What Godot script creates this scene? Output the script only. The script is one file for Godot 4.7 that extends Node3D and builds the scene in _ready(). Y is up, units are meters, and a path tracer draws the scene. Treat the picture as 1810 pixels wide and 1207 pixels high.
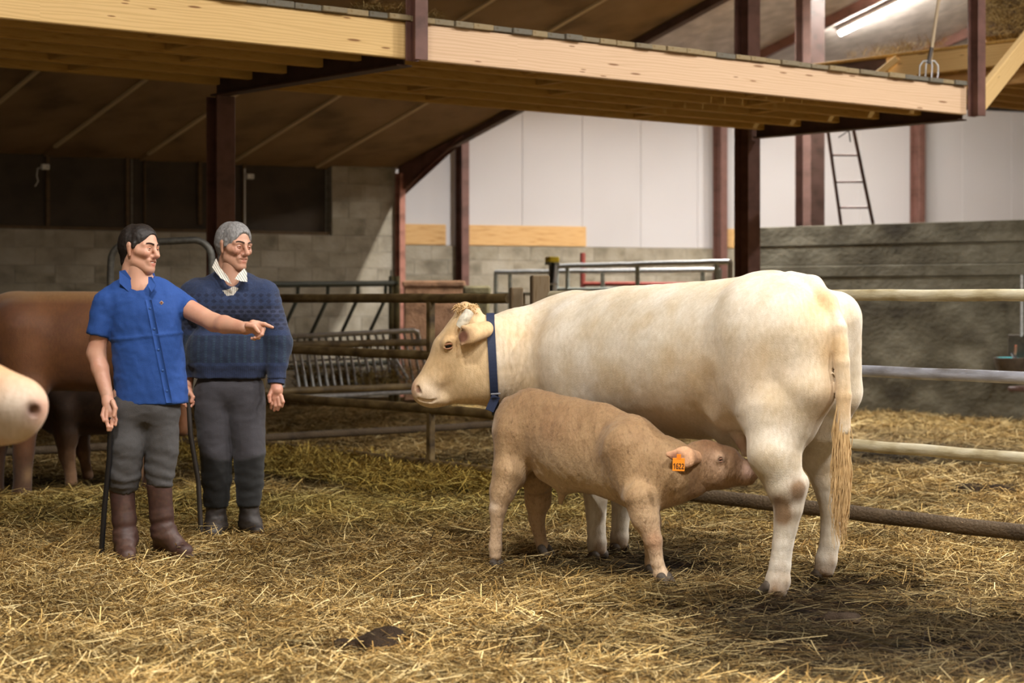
extends Node3D
# A cattle barn: two farmers, a cream cow and her suckling calf on straw bedding.

func _ready() -> void:
	set_stage()
	make_materials()
	build_shell()
	build_loft()
	build_far_loft()
	build_pens()
	build_ground()
	build_cow()
	build_calf()
	build_young_man()
	build_old_man()
	build_side_cattle()
	build_details()

# ---------------------------------------------------------------- camera, air, exposure, lamps
func set_stage() -> void:
	var cam := Camera3D.new()
	cam.name = "camera"
	add_child(cam, true)
	cam.position = Vector3(0, H, 0)
	cam.near = 0.05
	cam.far = 200.0
	cam.projection = Camera3D.PROJECTION_FRUSTUM
	cam.keep_aspect = Camera3D.KEEP_HEIGHT
	cam.size = 2.0 * cam.near * 603.5 / F
	cam.frustum_offset = Vector2(0, -81.5 / F * cam.near)
	var lens := CameraAttributesPhysical.new()
	lens.frustum_focal_length = 65.0
	lens.exposure_aperture = 2.8
	lens.frustum_focus_distance = 9.2
	cam.attributes = lens
	cam.current = true
	var env := Environment.new()
	env.background_mode = Environment.BG_COLOR
	env.background_color = Color(0.02, 0.02, 0.02)
	env.tonemap_mode = Environment.TONE_MAPPER_LINEAR
	env.tonemap_exposure = 0.95
	env.sdfgi_enabled = true
	env.ssao_enabled = true
	env.ssil_enabled = true
	var world := WorldEnvironment.new()
	world.name = "environment"
	world.environment = env
	add_child(world, true)
	# strip lamps hang along the rafters: [u, v of the middle, energy]
	lamp_glow = StandardMaterial3D.new()
	lamp_glow.albedo_color = Color(1, 1, 1)
	lamp_glow.emission_enabled = true
	lamp_glow.emission = Color(1.0, 0.96, 0.9)
	lamp_glow.emission_energy_multiplier = 240.0
	lamp_case = mat(rgb(200, 198, 194), 0.5)
	for l in LAMPS:
		strip_lamp(l[0], l[1], l[2])

var lamp_glow: StandardMaterial3D
var lamp_case: StandardMaterial3D
const LAMPS := [
	[20.1, 16.45, 25.0], [15.5, 16.0, 110.0], [19.1, 15.0, 30.0], [18.3, 4.0, 130.0],
	[3.5, -0.5, 150.0], [8.0, -0.5, 150.0], [12.5, -0.5, 150.0], [2.0, 4.5, 90.0], [12.0, 4.5, 120.0],
]

func roof_y(u: float, v: float) -> float:
	if u > 14.8:
		return 4.27 + 0.27 * (20.4 - v) if v > -2.0 else 4.27 + 0.27 * (22.4 + 2.0 + v)
	return 3.065 + 0.27 * (20.36 - v) + 0.02 * (14.8 - u) if v > -2.0 else 3.065 + 0.27 * (22.36 + 2.0 + v) + 0.02 * (14.8 - u)

func strip_lamp(u: float, v: float, energy: float) -> void:
	var drop := 0.12
	var a := uv(u, v + 0.75, roof_y(u, v + 0.75) - drop)
	var b := uv(u, v - 0.75, roof_y(u, v - 0.75) - drop)
	var t := beam_at(a, b)
	var inside := u > 14.8
	var label := "bare fluorescent strip lamp under the white roof, above the pitchfork" if u == 20.1 else "fluorescent strip lamp under the white roof" if inside else "fluorescent strip lamp under the brown roof"
	var o := thing("strip_lamp", t.origin, label, "lamp", "" if u == 20.1 else "roof strip lamps out of the frame" if not inside else "other strip lamps under the white roof")
	o.basis = t.basis
	obj("lamp_body", box(Vector3(1.56, 0.05, 0.09), 0.008), lamp_case, o, Transform3D(Basis.IDENTITY, Vector3(0, 0.055, 0)))
	obj("hanger", box(Vector3(0.03, 0.06, 0.03), 0.004), lamp_case, o, Transform3D(Basis.IDENTITY, Vector3(0.5, 0.1, 0)))
	obj("hanger", box(Vector3(0.03, 0.06, 0.03), 0.004), lamp_case, o, Transform3D(Basis.IDENTITY, Vector3(-0.5, 0.1, 0)))
	obj("glowing_tube", tube([Vector3(-0.75, 0, 0), Vector3(0.75, 0, 0)], 0.032, 12), lamp_glow, o)
	var l := AreaLight3D.new()
	l.name = "lamp_light"
	l.area_size = Vector2(1.5, 0.06)
	l.light_color = Color(1.0, 0.99, 0.975)
	l.light_energy = energy
	l.set("area_range", 60.0)
	l.shadow_enabled = true
	o.add_child(l, true)
	l.transform = Transform3D(Basis(Vector3(1, 0, 0), Vector3(0, 0, -1), Vector3(0, 1, 0)), Vector3(0, -0.03, 0))   # shines down

# ---------------------------------------------------------------- materials of the barn
var M := {}

func make_materials() -> void:
	var fine := noise_tex(0.02, [Color(0.72, 0.72, 0.72), Color(1, 1, 1)], 512, 5, 3)
	var blot := noise_tex(0.006, [Color(0.62, 0.6, 0.56), Color(0.9, 0.89, 0.86), Color(1, 1, 1)], 512, 6, 5, FastNoiseLite.TYPE_SIMPLEX_SMOOTH, 30.0)
	var rough := noise_tex(0.05, [Color.BLACK, Color.WHITE], 512, 4, 8)
	var stain := noise_tex(0.007, [rgb(78, 68, 50), rgb(134, 126, 106), rgb(180, 174, 158), rgb(235, 230, 216)], 512, 6, 21, FastNoiseLite.TYPE_SIMPLEX_SMOOTH, 40.0)
	var grain := noise_tex(0.014, [Color(0.8, 0.73, 0.62), Color(0.97, 0.95, 0.91), Color(1, 1, 1), Color(0.92, 0.88, 0.82)], 512, 5, 14, FastNoiseLite.TYPE_SIMPLEX_SMOOTH, 20.0)
	M.fine = fine
	M.rough = rough
	M.blot = blot
	M.block = mat(rgb(166, 158, 143), 0.95, blot, Vector3.ONE * 0.8, true, rough, 0.5)
	M.block_b = mat(rgb(160, 152, 136), 0.95, blot, Vector3.ONE * 0.9, true, rough, 0.5)
	M.block_c = mat(rgb(171, 163, 148), 0.95, blot, Vector3.ONE * 0.7, true, rough, 0.5)
	M.mortar = mat(rgb(160, 152, 136), 0.98, fine, Vector3.ONE, true)
	M.clad = mat(rgb(196, 193, 194), 0.55, noise_tex(0.004, [Color(0.94, 0.93, 0.92), Color(1, 1, 1)], 256, 3, 4), Vector3.ONE * 0.3, true)
	M.clad_gap = mat(rgb(185, 181, 178), 0.8)
	M.panel = mat(rgb(66, 54, 40), 0.8, blot, Vector3.ONE * 0.7, true)
	M.batten = mat(rgb(104, 82, 54), 0.85, fine, Vector3.ONE, true)
	M.roof = mat(rgb(166, 136, 100), 0.9, blot, Vector3.ONE * 0.35, true)
	M.roof_strip = mat(rgb(214, 190, 150), 0.8)
	M.white_roof = mat(rgb(228, 221, 218), 0.6, fine, Vector3.ONE * 0.3, true)
	M.steel = mat(rgb(116, 80, 72), 0.55, blot, Vector3.ONE * 1.5, true)
	M.steel_dark = mat(rgb(92, 68, 62), 0.55, blot, Vector3.ONE * 1.5, true)
	M.concrete = mat(rgb(146, 144, 135), 0.92, stain, Vector3(0.55, 0.55, 0.55), true, rough, 0.4)
	M.plinth = mat(rgb(158, 120, 92), 0.95, blot, Vector3.ONE * 1.2, true, rough, 0.8)
	M.stone = mat(rgb(120, 112, 82), 0.95, blot, Vector3.ONE * 1.4, true, rough, 0.8)
	var plank := plank_texture()
	M.pine = mat(rgb(222, 194, 142), 0.75, plank, Vector3(0.19, 3.7, 3.7))
	M.pine_pale = mat(rgb(222, 196, 172), 0.75, plank, Vector3(0.17, 3.7, 3.7))
	M.pine_pale.uv1_offset = Vector3(0.37, 0.5, 0.0)
	M.joist = mat(rgb(188, 150, 80), 0.8, grain, Vector3(0.4, 4.0, 4.0))
	M.board = mat(rgb(206, 166, 112), 0.75, grain, Vector3(0.3, 3.0, 3.0))
	M.deck = [mat(rgb(132, 122, 102), 0.9, grain, Vector3(3.0, 3.0, 0.4)), mat(rgb(112, 108, 98), 0.9, grain, Vector3(3.0, 3.0, 0.4)), mat(rgb(150, 134, 104), 0.9, grain, Vector3(3.0, 3.0, 0.4))]
	M.old_wood = mat(rgb(112, 96, 74), 0.9, grain, Vector3(5.0, 0.6, 5.0))
	M.dirty_pipe = mat(rgb(128, 112, 82), 0.6, noise_tex(0.012, [rgb(80, 66, 42), rgb(150, 134, 100), rgb(215, 204, 176), rgb(255, 250, 236)], 512, 5, 33, FastNoiseLite.TYPE_SIMPLEX_SMOOTH, 25.0), Vector3.ONE * 1.1, true, rough, 0.25)
	M.pale_pipe = mat(rgb(196, 191, 176), 0.5, noise_tex(0.01, [rgb(110, 92, 62), rgb(200, 188, 156), rgb(245, 240, 225), rgb(255, 255, 250)], 512, 5, 34, FastNoiseLite.TYPE_SIMPLEX_SMOOTH, 25.0), Vector3(0.8, 2.4, 0.8), true, rough, 0.2)
	M.steel_pipe = mat(rgb(176, 178, 186), 0.4, noise_tex(0.01, [rgb(90, 76, 54), rgb(190, 186, 180), rgb(240, 240, 245), rgb(255, 255, 255)], 512, 5, 35, FastNoiseLite.TYPE_SIMPLEX_SMOOTH, 25.0), Vector3(0.8, 2.0, 0.8), true, rough, 0.2, 0.4)
	M.muck_pipe = mat(rgb(84, 68, 48), 0.85, blot, Vector3.ONE * 2.0, true, rough, 0.8)
	M.galv = mat(rgb(214, 215, 216), 0.42, fine, Vector3.ONE * 2.0, true, null, 0.0, 0.55)
	M.galv_green = mat(rgb(176, 182, 174), 0.45, fine, Vector3.ONE * 2.0, true, null, 0.0, 0.4)
	M.green_steel = mat(rgb(70, 74, 62), 0.6, fine, Vector3.ONE * 2.0, true)
	M.grey_tube = mat(rgb(112, 110, 104), 0.5, fine, Vector3.ONE * 2.0, true, null, 0.0, 0.3)
	M.red_steel = mat(rgb(136, 56, 44), 0.55, fine, Vector3.ONE * 2.0, true)
	M.black = mat(rgb(28, 27, 26), 0.6)
	M.yellow = mat(rgb(240, 214, 40), 0.5)
	M.white_plastic = mat(rgb(216, 214, 206), 0.5)

func plank_texture() -> ImageTexture:   # pale sawn pine: long grain that parts round the knots
	var w := 1024
	var h := 192
	var im := Image.create(w, h, false, Image.FORMAT_RGB8)
	var n := FastNoiseLite.new()
	n.seed = 6
	n.frequency = 0.006
	n.fractal_octaves = 3
	var rng := RandomNumberGenerator.new()
	rng.seed = 8
	var knots := []
	for k in 16:
		knots.append(Vector3(rng.randf() * w, rng.randf_range(15, h - 15), rng.randf_range(3.0, 7.0)))
	for y in h:
		for x in w:
			var yy := y + 16.0 * n.get_noise_2d(x * 0.5, y * 1.2)
			var dark := 0.0
			for q: Vector3 in knots:
				var dx := (x - q.x) * 0.55
				var dy := y - q.y
				if absf(dx) > 34.0 or absf(dy) > 34.0:
					continue
				var r := sqrt(dx * dx + dy * dy) / q.z
				yy += signf(dy) * 10.0 * exp(-r * 0.7)
				dark = maxf(dark, 1.0 - smoothstep(0.5, 1.1, r))
			var g := 0.5 + 0.5 * sin(yy * 0.42 + 3.0 * n.get_noise_2d(x * 0.2, y * 3.0))
			var f := n.get_noise_2d(x * 3.0, y * 30.0)
			var c := Color(1, 0.97, 0.92).lerp(Color(0.86, 0.79, 0.68), 0.42 * g * g + 0.18 * maxf(f, 0.0))
			im.set_pixel(x, y, c.lerp(Color(0.5, 0.36, 0.25), dark * 0.75))
	return ImageTexture.create_from_image(im)

# ---------------------------------------------------------------- walls and roofs
func wall_frame(a: Vector2, b: Vector2) -> Transform3D:   # a, b: (X, D) ends; local x along, z towards the lens
	var p := Vector3(a.x, 0, -a.y)
	var x := (Vector3(b.x, 0, -b.y) - p).normalized()
	return Transform3D(Basis(x, Vector3.UP, x.cross(Vector3.UP)), p)

func block_rows(parent: Node3D, x0: float, x1: float, y0: float, rows: int, h: float, rng: RandomNumberGenerator) -> void:
	for r in rows:
		var x := x0 - (0.25 if r % 2 else 0.0)
		while x < x1 - 0.02:
			var a := maxf(x, x0)
			var b := minf(x + 0.5, x1)
			if b - a > 0.06:
				var m: Material = [M.block, M.block_b, M.block_c][rng.randi() % 3]
				obj("concrete_block", box(Vector3(b - a - 0.007, h - 0.007, 0.09), 0.004), m, parent, Transform3D(Basis.IDENTITY, Vector3((a + b) * 0.5, y0 + (r + 0.5) * h, -0.045 - 0.003 * rng.randf())))
			x += 0.5

func part_box(parent: Node3D, called: String, x0: float, x1: float, y0: float, y1: float, z0: float, z1: float, m: Material, bevel := 0.005) -> MeshInstance3D:
	return obj(called, box(Vector3(x1 - x0, y1 - y0, z1 - z0), bevel), m, parent, Transform3D(Basis.IDENTITY, Vector3((x0 + x1) * 0.5, (y0 + y1) * 0.5, (z0 + z1) * 0.5)))

func h_column(base: Vector3, along: Vector3, top: float, w: float, depth: float, label: String, m: Material, group := "") -> void:
	# an H section: flanges run along `along`, the web across
	var x := along.normalized()
	var o := thing("steel_column", base, label, "column", group)
	o.set_meta("kind", "structure")
	o.basis = Basis(x, Vector3.UP, x.cross(Vector3.UP))
	var h := top - base.y
	part_box(o, "flange", -w / 2, w / 2, 0, h, depth / 2 - 0.014, depth / 2, m, 0.003)
	part_box(o, "flange", -w / 2, w / 2, 0, h, -depth / 2, -depth / 2 + 0.014, m, 0.003)
	part_box(o, "web", -0.006, 0.006, 0, h, -depth / 2 + 0.014, depth / 2 - 0.014, m, 0.002)

func build_shell() -> void:
	var rng := RandomNumberGenerator.new()
	rng.seed = 11
	# block wall on the left: x = 0 at pixel 650
	var lf := wall_frame(Vector2(-1.92, 24.8), Vector2(-1.92 + 0.816, 24.8 + 0.577))
	var lw := struct("wall_left", box(Vector3(11.0, 3.6, 0.16), 0.005), M.mortar, lf * Transform3D(Basis.IDENTITY, Vector3(-5.06, 1.8, -0.23)), "grey concrete block wall under the brown roof, behind the two men", "wall")
	var lp := Node3D.new()
	lp.name = "masonry"
	lw.add_child(lp, true)
	lp.position = Vector3(5.06, -1.8, 0.23)
	part_box(lp, "mortar_bed", -10.5, 0.44, 0.0, 2.15, -0.14, -0.006, M.mortar)
	block_rows(lp, -6.6, 0.44, 0.0, 10, 0.215, rng)
	part_box(lp, "mortar_bed", -0.55, 0.44, 2.15, 3.1, -0.14, -0.006, M.mortar)
	block_rows(lp, -0.55, 0.44, 2.15, 4, 0.228, rng)
	# dark boards over the opening, with battens
	var px := [-6.6, -5.35, -4.4, -3.3, -2.15, -0.56]
	for i in px.size() - 1:
		part_box(lp, "dark_board", px[i] + 0.012, px[i + 1] - 0.012, 2.15, 3.2, -0.15, -0.13 - 0.004 * (i % 2), M.panel)
	for b in [[-4.4, 0.05, 2.15], [-3.38, 0.045, 2.2], [-3.15, 0.02, 2.15], [-2.4, 0.05, 2.25], [-1.78, 0.05, 2.2]]:
		part_box(lp, "batten", b[0] - b[1] / 2, b[0] + b[1] / 2, b[2], 3.12, -0.13, -0.09, M.batten)
	part_box(lp, "sill_board", -6.6, -0.56, 2.15, 2.19, -0.15, -0.03, M.batten)
	# white clad wall on a block base: x = 0 at pixel 720
	var wf := wall_frame(Vector2(-1.456, 25.9), Vector2(-1.456 + 0.927, 25.9 + 0.375))
	var ww := struct("wall_back", box(Vector3(14.0, 4.2, 0.12), 0.005), M.clad_gap, wf * Transform3D(Basis.IDENTITY, Vector3(6.4, 2.1, -0.2)), "white clad wall on a grey block base, behind the cow", "wall")
	var wp := Node3D.new()
	wp.name = "facing"
	ww.add_child(wp, true)
	wp.position = Vector3(-6.4, -2.1, 0.2)
	part_box(wp, "mortar_bed", -0.4, 12.8, 0.0, 2.05, -0.14, -0.006, M.mortar)
	block_rows(wp, -0.4, 6.1, 0.0, 10, 0.206, rng)
	for k in 13:
		var a := 1.753 + 0.94 * (k - 2)
		if k == 0:
			a = -0.45
		var b := 1.753 + 0.94 * (k - 1)
		part_box(wp, "cladding_panel", a + 0.0015, b - 0.0015, 2.06, 4.3, -0.13, -0.06, M.clad, 0.006)
	# roofs
	for i in 13:
		var u0 := 14.8 - 1.235 * (i + 1)
		var u1 := 14.8 - 1.235 * i
		roof_strip("roof_panel", u0 + 0.004, u1 - 0.004, 20.9, -2.0, 0.0, 0.04, M.roof, 0)
	for i in 14:
		var u := 14.8 - 1.235 * i
		if i > 0:
			roof_strip("roof_panel", u - 0.025, u + 0.025, 20.5, -2.0, -0.018, 0.018, M.roof_strip, 1)
	for i in 14:
		roof_strip("roof_panel", 14.8 + 1.1 * i + 0.005, 14.8 + 1.1 * (i + 1) - 0.005, 22.5, -2.0, 0.0, 0.06, M.white_roof, 2)
	for u in [16.9, 19.62, 22.4, 25.2]:
		var a := uv(u, 21.0, roof_y(u, 21.0) - 0.07)
		var b := uv(u, -2.0, roof_y(u, -2.0) - 0.07)
		var r := struct("rafter_beam", box(Vector3(a.distance_to(b), 0.14, 0.07), 0.004), M.steel, beam_at(a, b), "brown steel rafter under the white roof", "beam")
		r.set_meta("group", "steel rafters of the white roof")
	var far_side := struct("roof_slope", box(Vector3(40, 0.1, 14), 0.01), M.roof, Transform3D(Basis(Vector3(CA, 0, -SA), Vector3.UP, Vector3(SA, 0, CA)) * Basis(Vector3.RIGHT, 0.26), uv(11.0, -8.6, 7.5)), "brown roof slope behind the viewer", "roof")
	# the portal frame where brown roof meets white bay, with its knee
	var e0 := uv(14.83, 20.2, roof_y(14.8, 20.2) - 0.05)
	var e1 := uv(14.83, -2.0, roof_y(14.8, -2.0) - 0.05)
	var portal := thing("portal_frame", uv(14.83, 20.3, 0), "rusty brown steel portal frame edging the brown roof", "frame")
	portal.set_meta("kind", "structure")
	var inv := Transform3D(Basis.IDENTITY, -portal.position)
	obj("rafter", box(Vector3(e0.distance_to(e1), 0.09, 0.1), 0.004), M.steel_dark, portal, inv * beam_at(e0, e1))
	var fill0 := uv(14.83, 20.4, roof_y(14.8, 20.4) + 0.45)
	var fill1 := uv(14.83, -2.0, roof_y(14.8, -2.0) + 0.45)
	obj("gable_strip", box(Vector3(fill0.distance_to(fill1), 0.86, 0.05), 0.004), M.roof, portal, inv * beam_at(fill0, fill1))
	var st := begin()
	st.set_smooth_group(-1)
	var kn := [uv(14.86, 20.3, 2.72), uv(14.86, 20.3, 3.1), uv(14.86, 18.9, 3.42), uv(14.86, 19.75, 3.06)]
	var th := uv(0.06, 0, 0)
	quad(st, kn); quad(st, kn.map(func(p): return p - th * 2.0), true)
	for k in 4:
		quad(st, [kn[k], kn[(k + 1) % 4], kn[(k + 1) % 4] - th * 2.0, kn[k] - th * 2.0], true)
	st.generate_normals()
	obj("knee_plate", st.commit(), M.steel, portal, inv)
	var cb := Vector3(-1.50, 0, -25.0)
	var cx := lf.basis.x
	h_column(cb, cx, 3.0, 0.09, 0.12, "slim rust-red steel post at the end of the block wall", mat(rgb(176, 120, 104), 0.7, M.blot, Vector3.ONE * 2.0, true))
	# columns of the white wall
	var wx := wf.basis.x
	for c in [[812.0, 4.2, "rust-brown steel column on the white wall near the brown roof edge"], [1266.0, 4.2, "rust-brown steel column on the white wall, left of the loft post"], [1614.0, 4.2, "rust-brown steel column on the white wall, right of the ladder"]]:
		var m: float = (c[0] - 905.0) / F
		var s := (1.456 + m * 25.9) / (0.927 - m * 0.375)
		var p := wf * Vector3(s, 0, 0.12)
		h_column(p, wx, c[1], 0.11, 0.26, c[2], M.steel)
	# big column behind the concrete wall
	h_column(Vector3(3.84, 0, -24.0), Vector3(CA, 0, -SA), 5.4, 0.27, 0.27, "thick rust-brown steel column beside the ladder", M.steel_dark)
	# concrete wall on the right, cast in lifts
	var cf := wall_frame(Vector2(2.79, 22.0), Vector2(5.39, 19.6))
	var cw := struct("wall_right", box(Vector3(5.6, 2.1, 0.14), 0.01), M.concrete, cf * Transform3D(Basis.IDENTITY, Vector3(2.8, 1.05, -0.09)), "stained board-marked concrete wall on the right behind the rails", "wall")
	var lifts := [0.0, 1.57, 1.70, 1.93, 2.16]
	for i in 4:
		part_box(cw, "concrete_lift", -2.81, 2.81, lifts[i] - 1.05 + 0.002, lifts[i + 1] - 1.05 - 0.002, -0.075, 0.09 + 0.006 * (i % 2), M.concrete, 0.006)
	# the rest of the room, outside the frame
	struct("wall_gable", box(Vector3(0.2, 9.5, 36), 0.01), M.block, Transform3D(Basis(Vector3(CA, 0, -SA), Vector3.UP, Vector3(SA, 0, CA)), uv(-2.0, 5.0, 4.7)), "plain gable wall at the end of the barn", "wall")
	struct("wall_far", box(Vector3(0.2, 9.5, 40), 0.01), M.clad, Transform3D(Basis(Vector3(CA, 0, -SA), Vector3.UP, Vector3(SA, 0, CA)), uv(29.5, 5.0, 4.7)), "white far end wall of the barn", "wall")
	struct("wall_front", box(Vector3(36, 6.5, 0.2), 0.01), M.block, Transform3D(Basis(Vector3(CA, 0, -SA), Vector3.UP, Vector3(SA, 0, CA)), uv(14.0, -14.0, 3.2)), "block wall of the barn behind the viewer", "wall")

var roofs := {}

func roof_strip(called: String, u0: float, u1: float, v0: float, v1: float, y0: float, y1: float, m: Material, which: int) -> void:
	if not roofs.has(which):
		if which == 1:
			roofs[1] = roofs[0]
		else:
			var o := thing("roof_dark" if which == 0 else "roof_white", uv(14.8, 20.4, 3.0), "low brown sheeted roof slope with pale joint strips" if which == 0 else "white panelled roof slope over the far bay", "roof")
			o.set_meta("kind", "structure")
			roofs[which] = o
	var um := (u0 + u1) * 0.5
	if which == 2:
		um = maxf(um, 14.9)
	else:
		um = minf(um, 14.79)
	var a := uv(um, v0, roof_y(um, v0) + (y0 + y1) * 0.5)
	var b := uv(um, v1, roof_y(um, v1) + (y0 + y1) * 0.5)
	var t := beam_at(a, b)
	t.origin -= (roofs[which] as Node3D).position
	obj("joint_strip" if which == 1 else called, box(Vector3(a.distance_to(b), y1 - y0, u1 - u0), 0.004), m, roofs[which], t)
# ---------------------------------------------------------------- hay lofts
func along_u(u0: float, u1: float, v: float, y: float) -> Transform3D:
	return beam_at(uv(u0, v, y), uv(u1, v, y))

func along_v(v0: float, v1: float, u: float, y: float) -> Transform3D:
	return beam_at(uv(u, v0, y), uv(u, v1, y))

func build_loft() -> void:
	var rng := RandomNumberGenerator.new()
	rng.seed = 4
	var o := thing("hay_loft", uv(7.68, 10.46, 0), "timber hay loft spanning the barn above the men and cow", "loft")
	var inv := Transform3D(Basis.IDENTITY, -o.position)
	# two long fascia boards
	obj("fascia_board", box(Vector3(5.5, 0.255, 0.06), 0.006), M.pine, o, inv * along_u(2.17, 7.67, 10.46, 3.13))
	obj("fascia_board", box(Vector3(6.26, 0.255, 0.06), 0.006), M.pine_pale, o, inv * along_u(7.69, 13.95, 10.46, 3.13))
	# joists run with the fascia, butting on the steel cross beams
	for bay in [[3.2, 7.6], [7.76, 13.9]]:
		for k in 5:
			var v := 10.94 + 0.49 * k
			obj("joist", box(Vector3(bay[1] - bay[0], 0.2, 0.07), 0.005), M.joist, o, inv * along_u(bay[0], bay[1], v, 3.13))
			if k > 0 or true:
				for f in [0.22, 0.62]:
					var u: float = lerpf(bay[0], bay[1], f + 0.09 * (k % 3))
					obj("blocking", box(Vector3(0.42, 0.19, 0.06), 0.005), M.joist, o, inv * along_v(v - 0.45, v - 0.04, u, 3.14))
	for u in [7.68, 13.98]:
		var b := Node3D.new()
		b.name = "steel_beam"
		o.add_child(b, true)
		b.transform = inv * along_v(10.5, 13.05, u, 3.08)
		var dark: Material = M.steel_dark
		obj("flange", box(Vector3(2.55, 0.014, 0.13), 0.003), dark, b, Transform3D(Basis.IDENTITY, Vector3(0, -0.115, 0)))
		obj("flange", box(Vector3(2.55, 0.014, 0.13), 0.003), dark, b, Transform3D(Basis.IDENTITY, Vector3(0, 0.115, 0)))
		obj("web", box(Vector3(2.55, 0.216, 0.012), 0.003), dark, b)
	# deck boards lie across, ends showing above the fascia
	var u := 3.4
	while u < 13.9:
		var w := rng.randf_range(0.15, 0.22)
		var jut := rng.randf_range(0.0, 0.025)
		obj("deck_plank", box(Vector3(w - 0.006, 0.035 + rng.randf() * 0.008, 2.62), 0.004), M.deck[rng.randi() % 3], o, inv * Transform3D(Basis(Vector3(CA, 0, -SA), Vector3.UP, Vector3(SA, 0, CA)), uv(u + w * 0.5, 11.72 - jut, 3.277 + rng.randf() * 0.004)))
		u += w
	# steel posts
	var ux := Vector3(CA, 0, -SA)
	h_column(uv(7.68, 10.36, 2.985), ux, roof_y(7.68, 10.4), 0.11, 0.12, "purple-brown steel hanger at the middle of the loft front", M.steel)
	h_column(uv(14.0, 10.36, 2.985), ux, roof_y(14.0, 10.4), 0.11, 0.12, "purple-brown steel hanger at the right end of the loft front", M.steel)
	h_column(uv(7.72, 13.06, 0), ux, 2.96, 0.17, 0.17, "dark rusty steel post under the loft, behind the two men", M.steel)
	h_column(uv(14.0, 13.2, 0), ux, roof_y(14.0, 13.2), 0.18, 0.2, "rusty steel post at the far right corner of the loft", M.steel)

func build_far_loft() -> void:
	var o := thing("far_loft", uv(15.5, 13.7, 0), "second timber loft at right, with orange joists beneath", "loft")
	var inv := Transform3D(Basis.IDENTITY, -o.position + Vector3(0, 0.07, 0))
	for k in 7:
		var v := 13.62 - 0.46 * k
		obj("joist", box(Vector3(6.0, 0.2, 0.07), 0.005), M.joist, o, inv * along_u(15.56, 21.56, v, 3.66))
	obj("fascia_board", box(Vector3(2.6, 0.22, 0.06), 0.006), M.pine, o, inv * along_v(12.6, 10.0, 15.5, 3.68))
	obj("lower_board", box(Vector3(2.6, 0.16, 0.05), 0.006), M.board, o, inv * along_v(12.5, 9.9, 15.62, 3.47))
	obj("steel_plate", box(Vector3(1.3, 0.2, 0.05), 0.004), M.steel_dark, o, inv * along_v(13.75, 12.45, 15.5, 3.68))
	for k in 7:
		obj("deck_board", box(Vector3(6.1, 0.03, 0.5), 0.003), M.joist, o, inv * along_u(15.46, 21.56, 13.5 - 0.51 * k, 3.805))
	# slanting brace between the lofts
	var a := uv(14.12, 10.42, 3.06)
	var b := uv(15.44, 10.75, 3.84)
	obj("brace", box(Vector3(a.distance_to(b), 0.2, 0.07), 0.006), M.pine, o, inv * beam_at(a, b))
	var c := uv(15.44, 12.42, 3.76)
	var d := uv(15.3, 12.75, 3.5)
	obj("brace", box(Vector3(c.distance_to(d), 0.07, 0.05), 0.005), M.pine, o, inv * beam_at(c, d))
# ---------------------------------------------------------------- rails, gates and feeders
func fence_line(s: float) -> Vector2:   # the long pipe fence runs along v behind the cow
	return Vector2(2.65 - 0.636 * s, 9.64 + 0.772 * s)

func on_fence(s: float, y: float) -> Vector3:
	var p := fence_line(s)
	return Vector3(p.x, y, -p.y)

func on_cross(s: float, y: float) -> Vector3:   # the cross fence runs along u behind the men
	return Vector3(-2.15 + 0.772 * s, y, -(15.95 + 0.636 * s))

func pipe(parent: Node3D, called: String, a: Vector3, b: Vector3, r: float, m: Material, rng: RandomNumberGenerator, sides := 14) -> void:
	var pts := []
	var rad := []
	var n := maxi(2, int(a.distance_to(b) / 0.25))
	for i in n + 1:
		var t := float(i) / n
		pts.append(a.lerp(b, t) + Vector3(0, rng.randf_range(-0.003, 0.003), 0) - parent.position)
		rad.append(r * rng.randf_range(0.985, 1.02))
	obj(called, tube(pts, rad, sides), m, parent)

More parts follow.
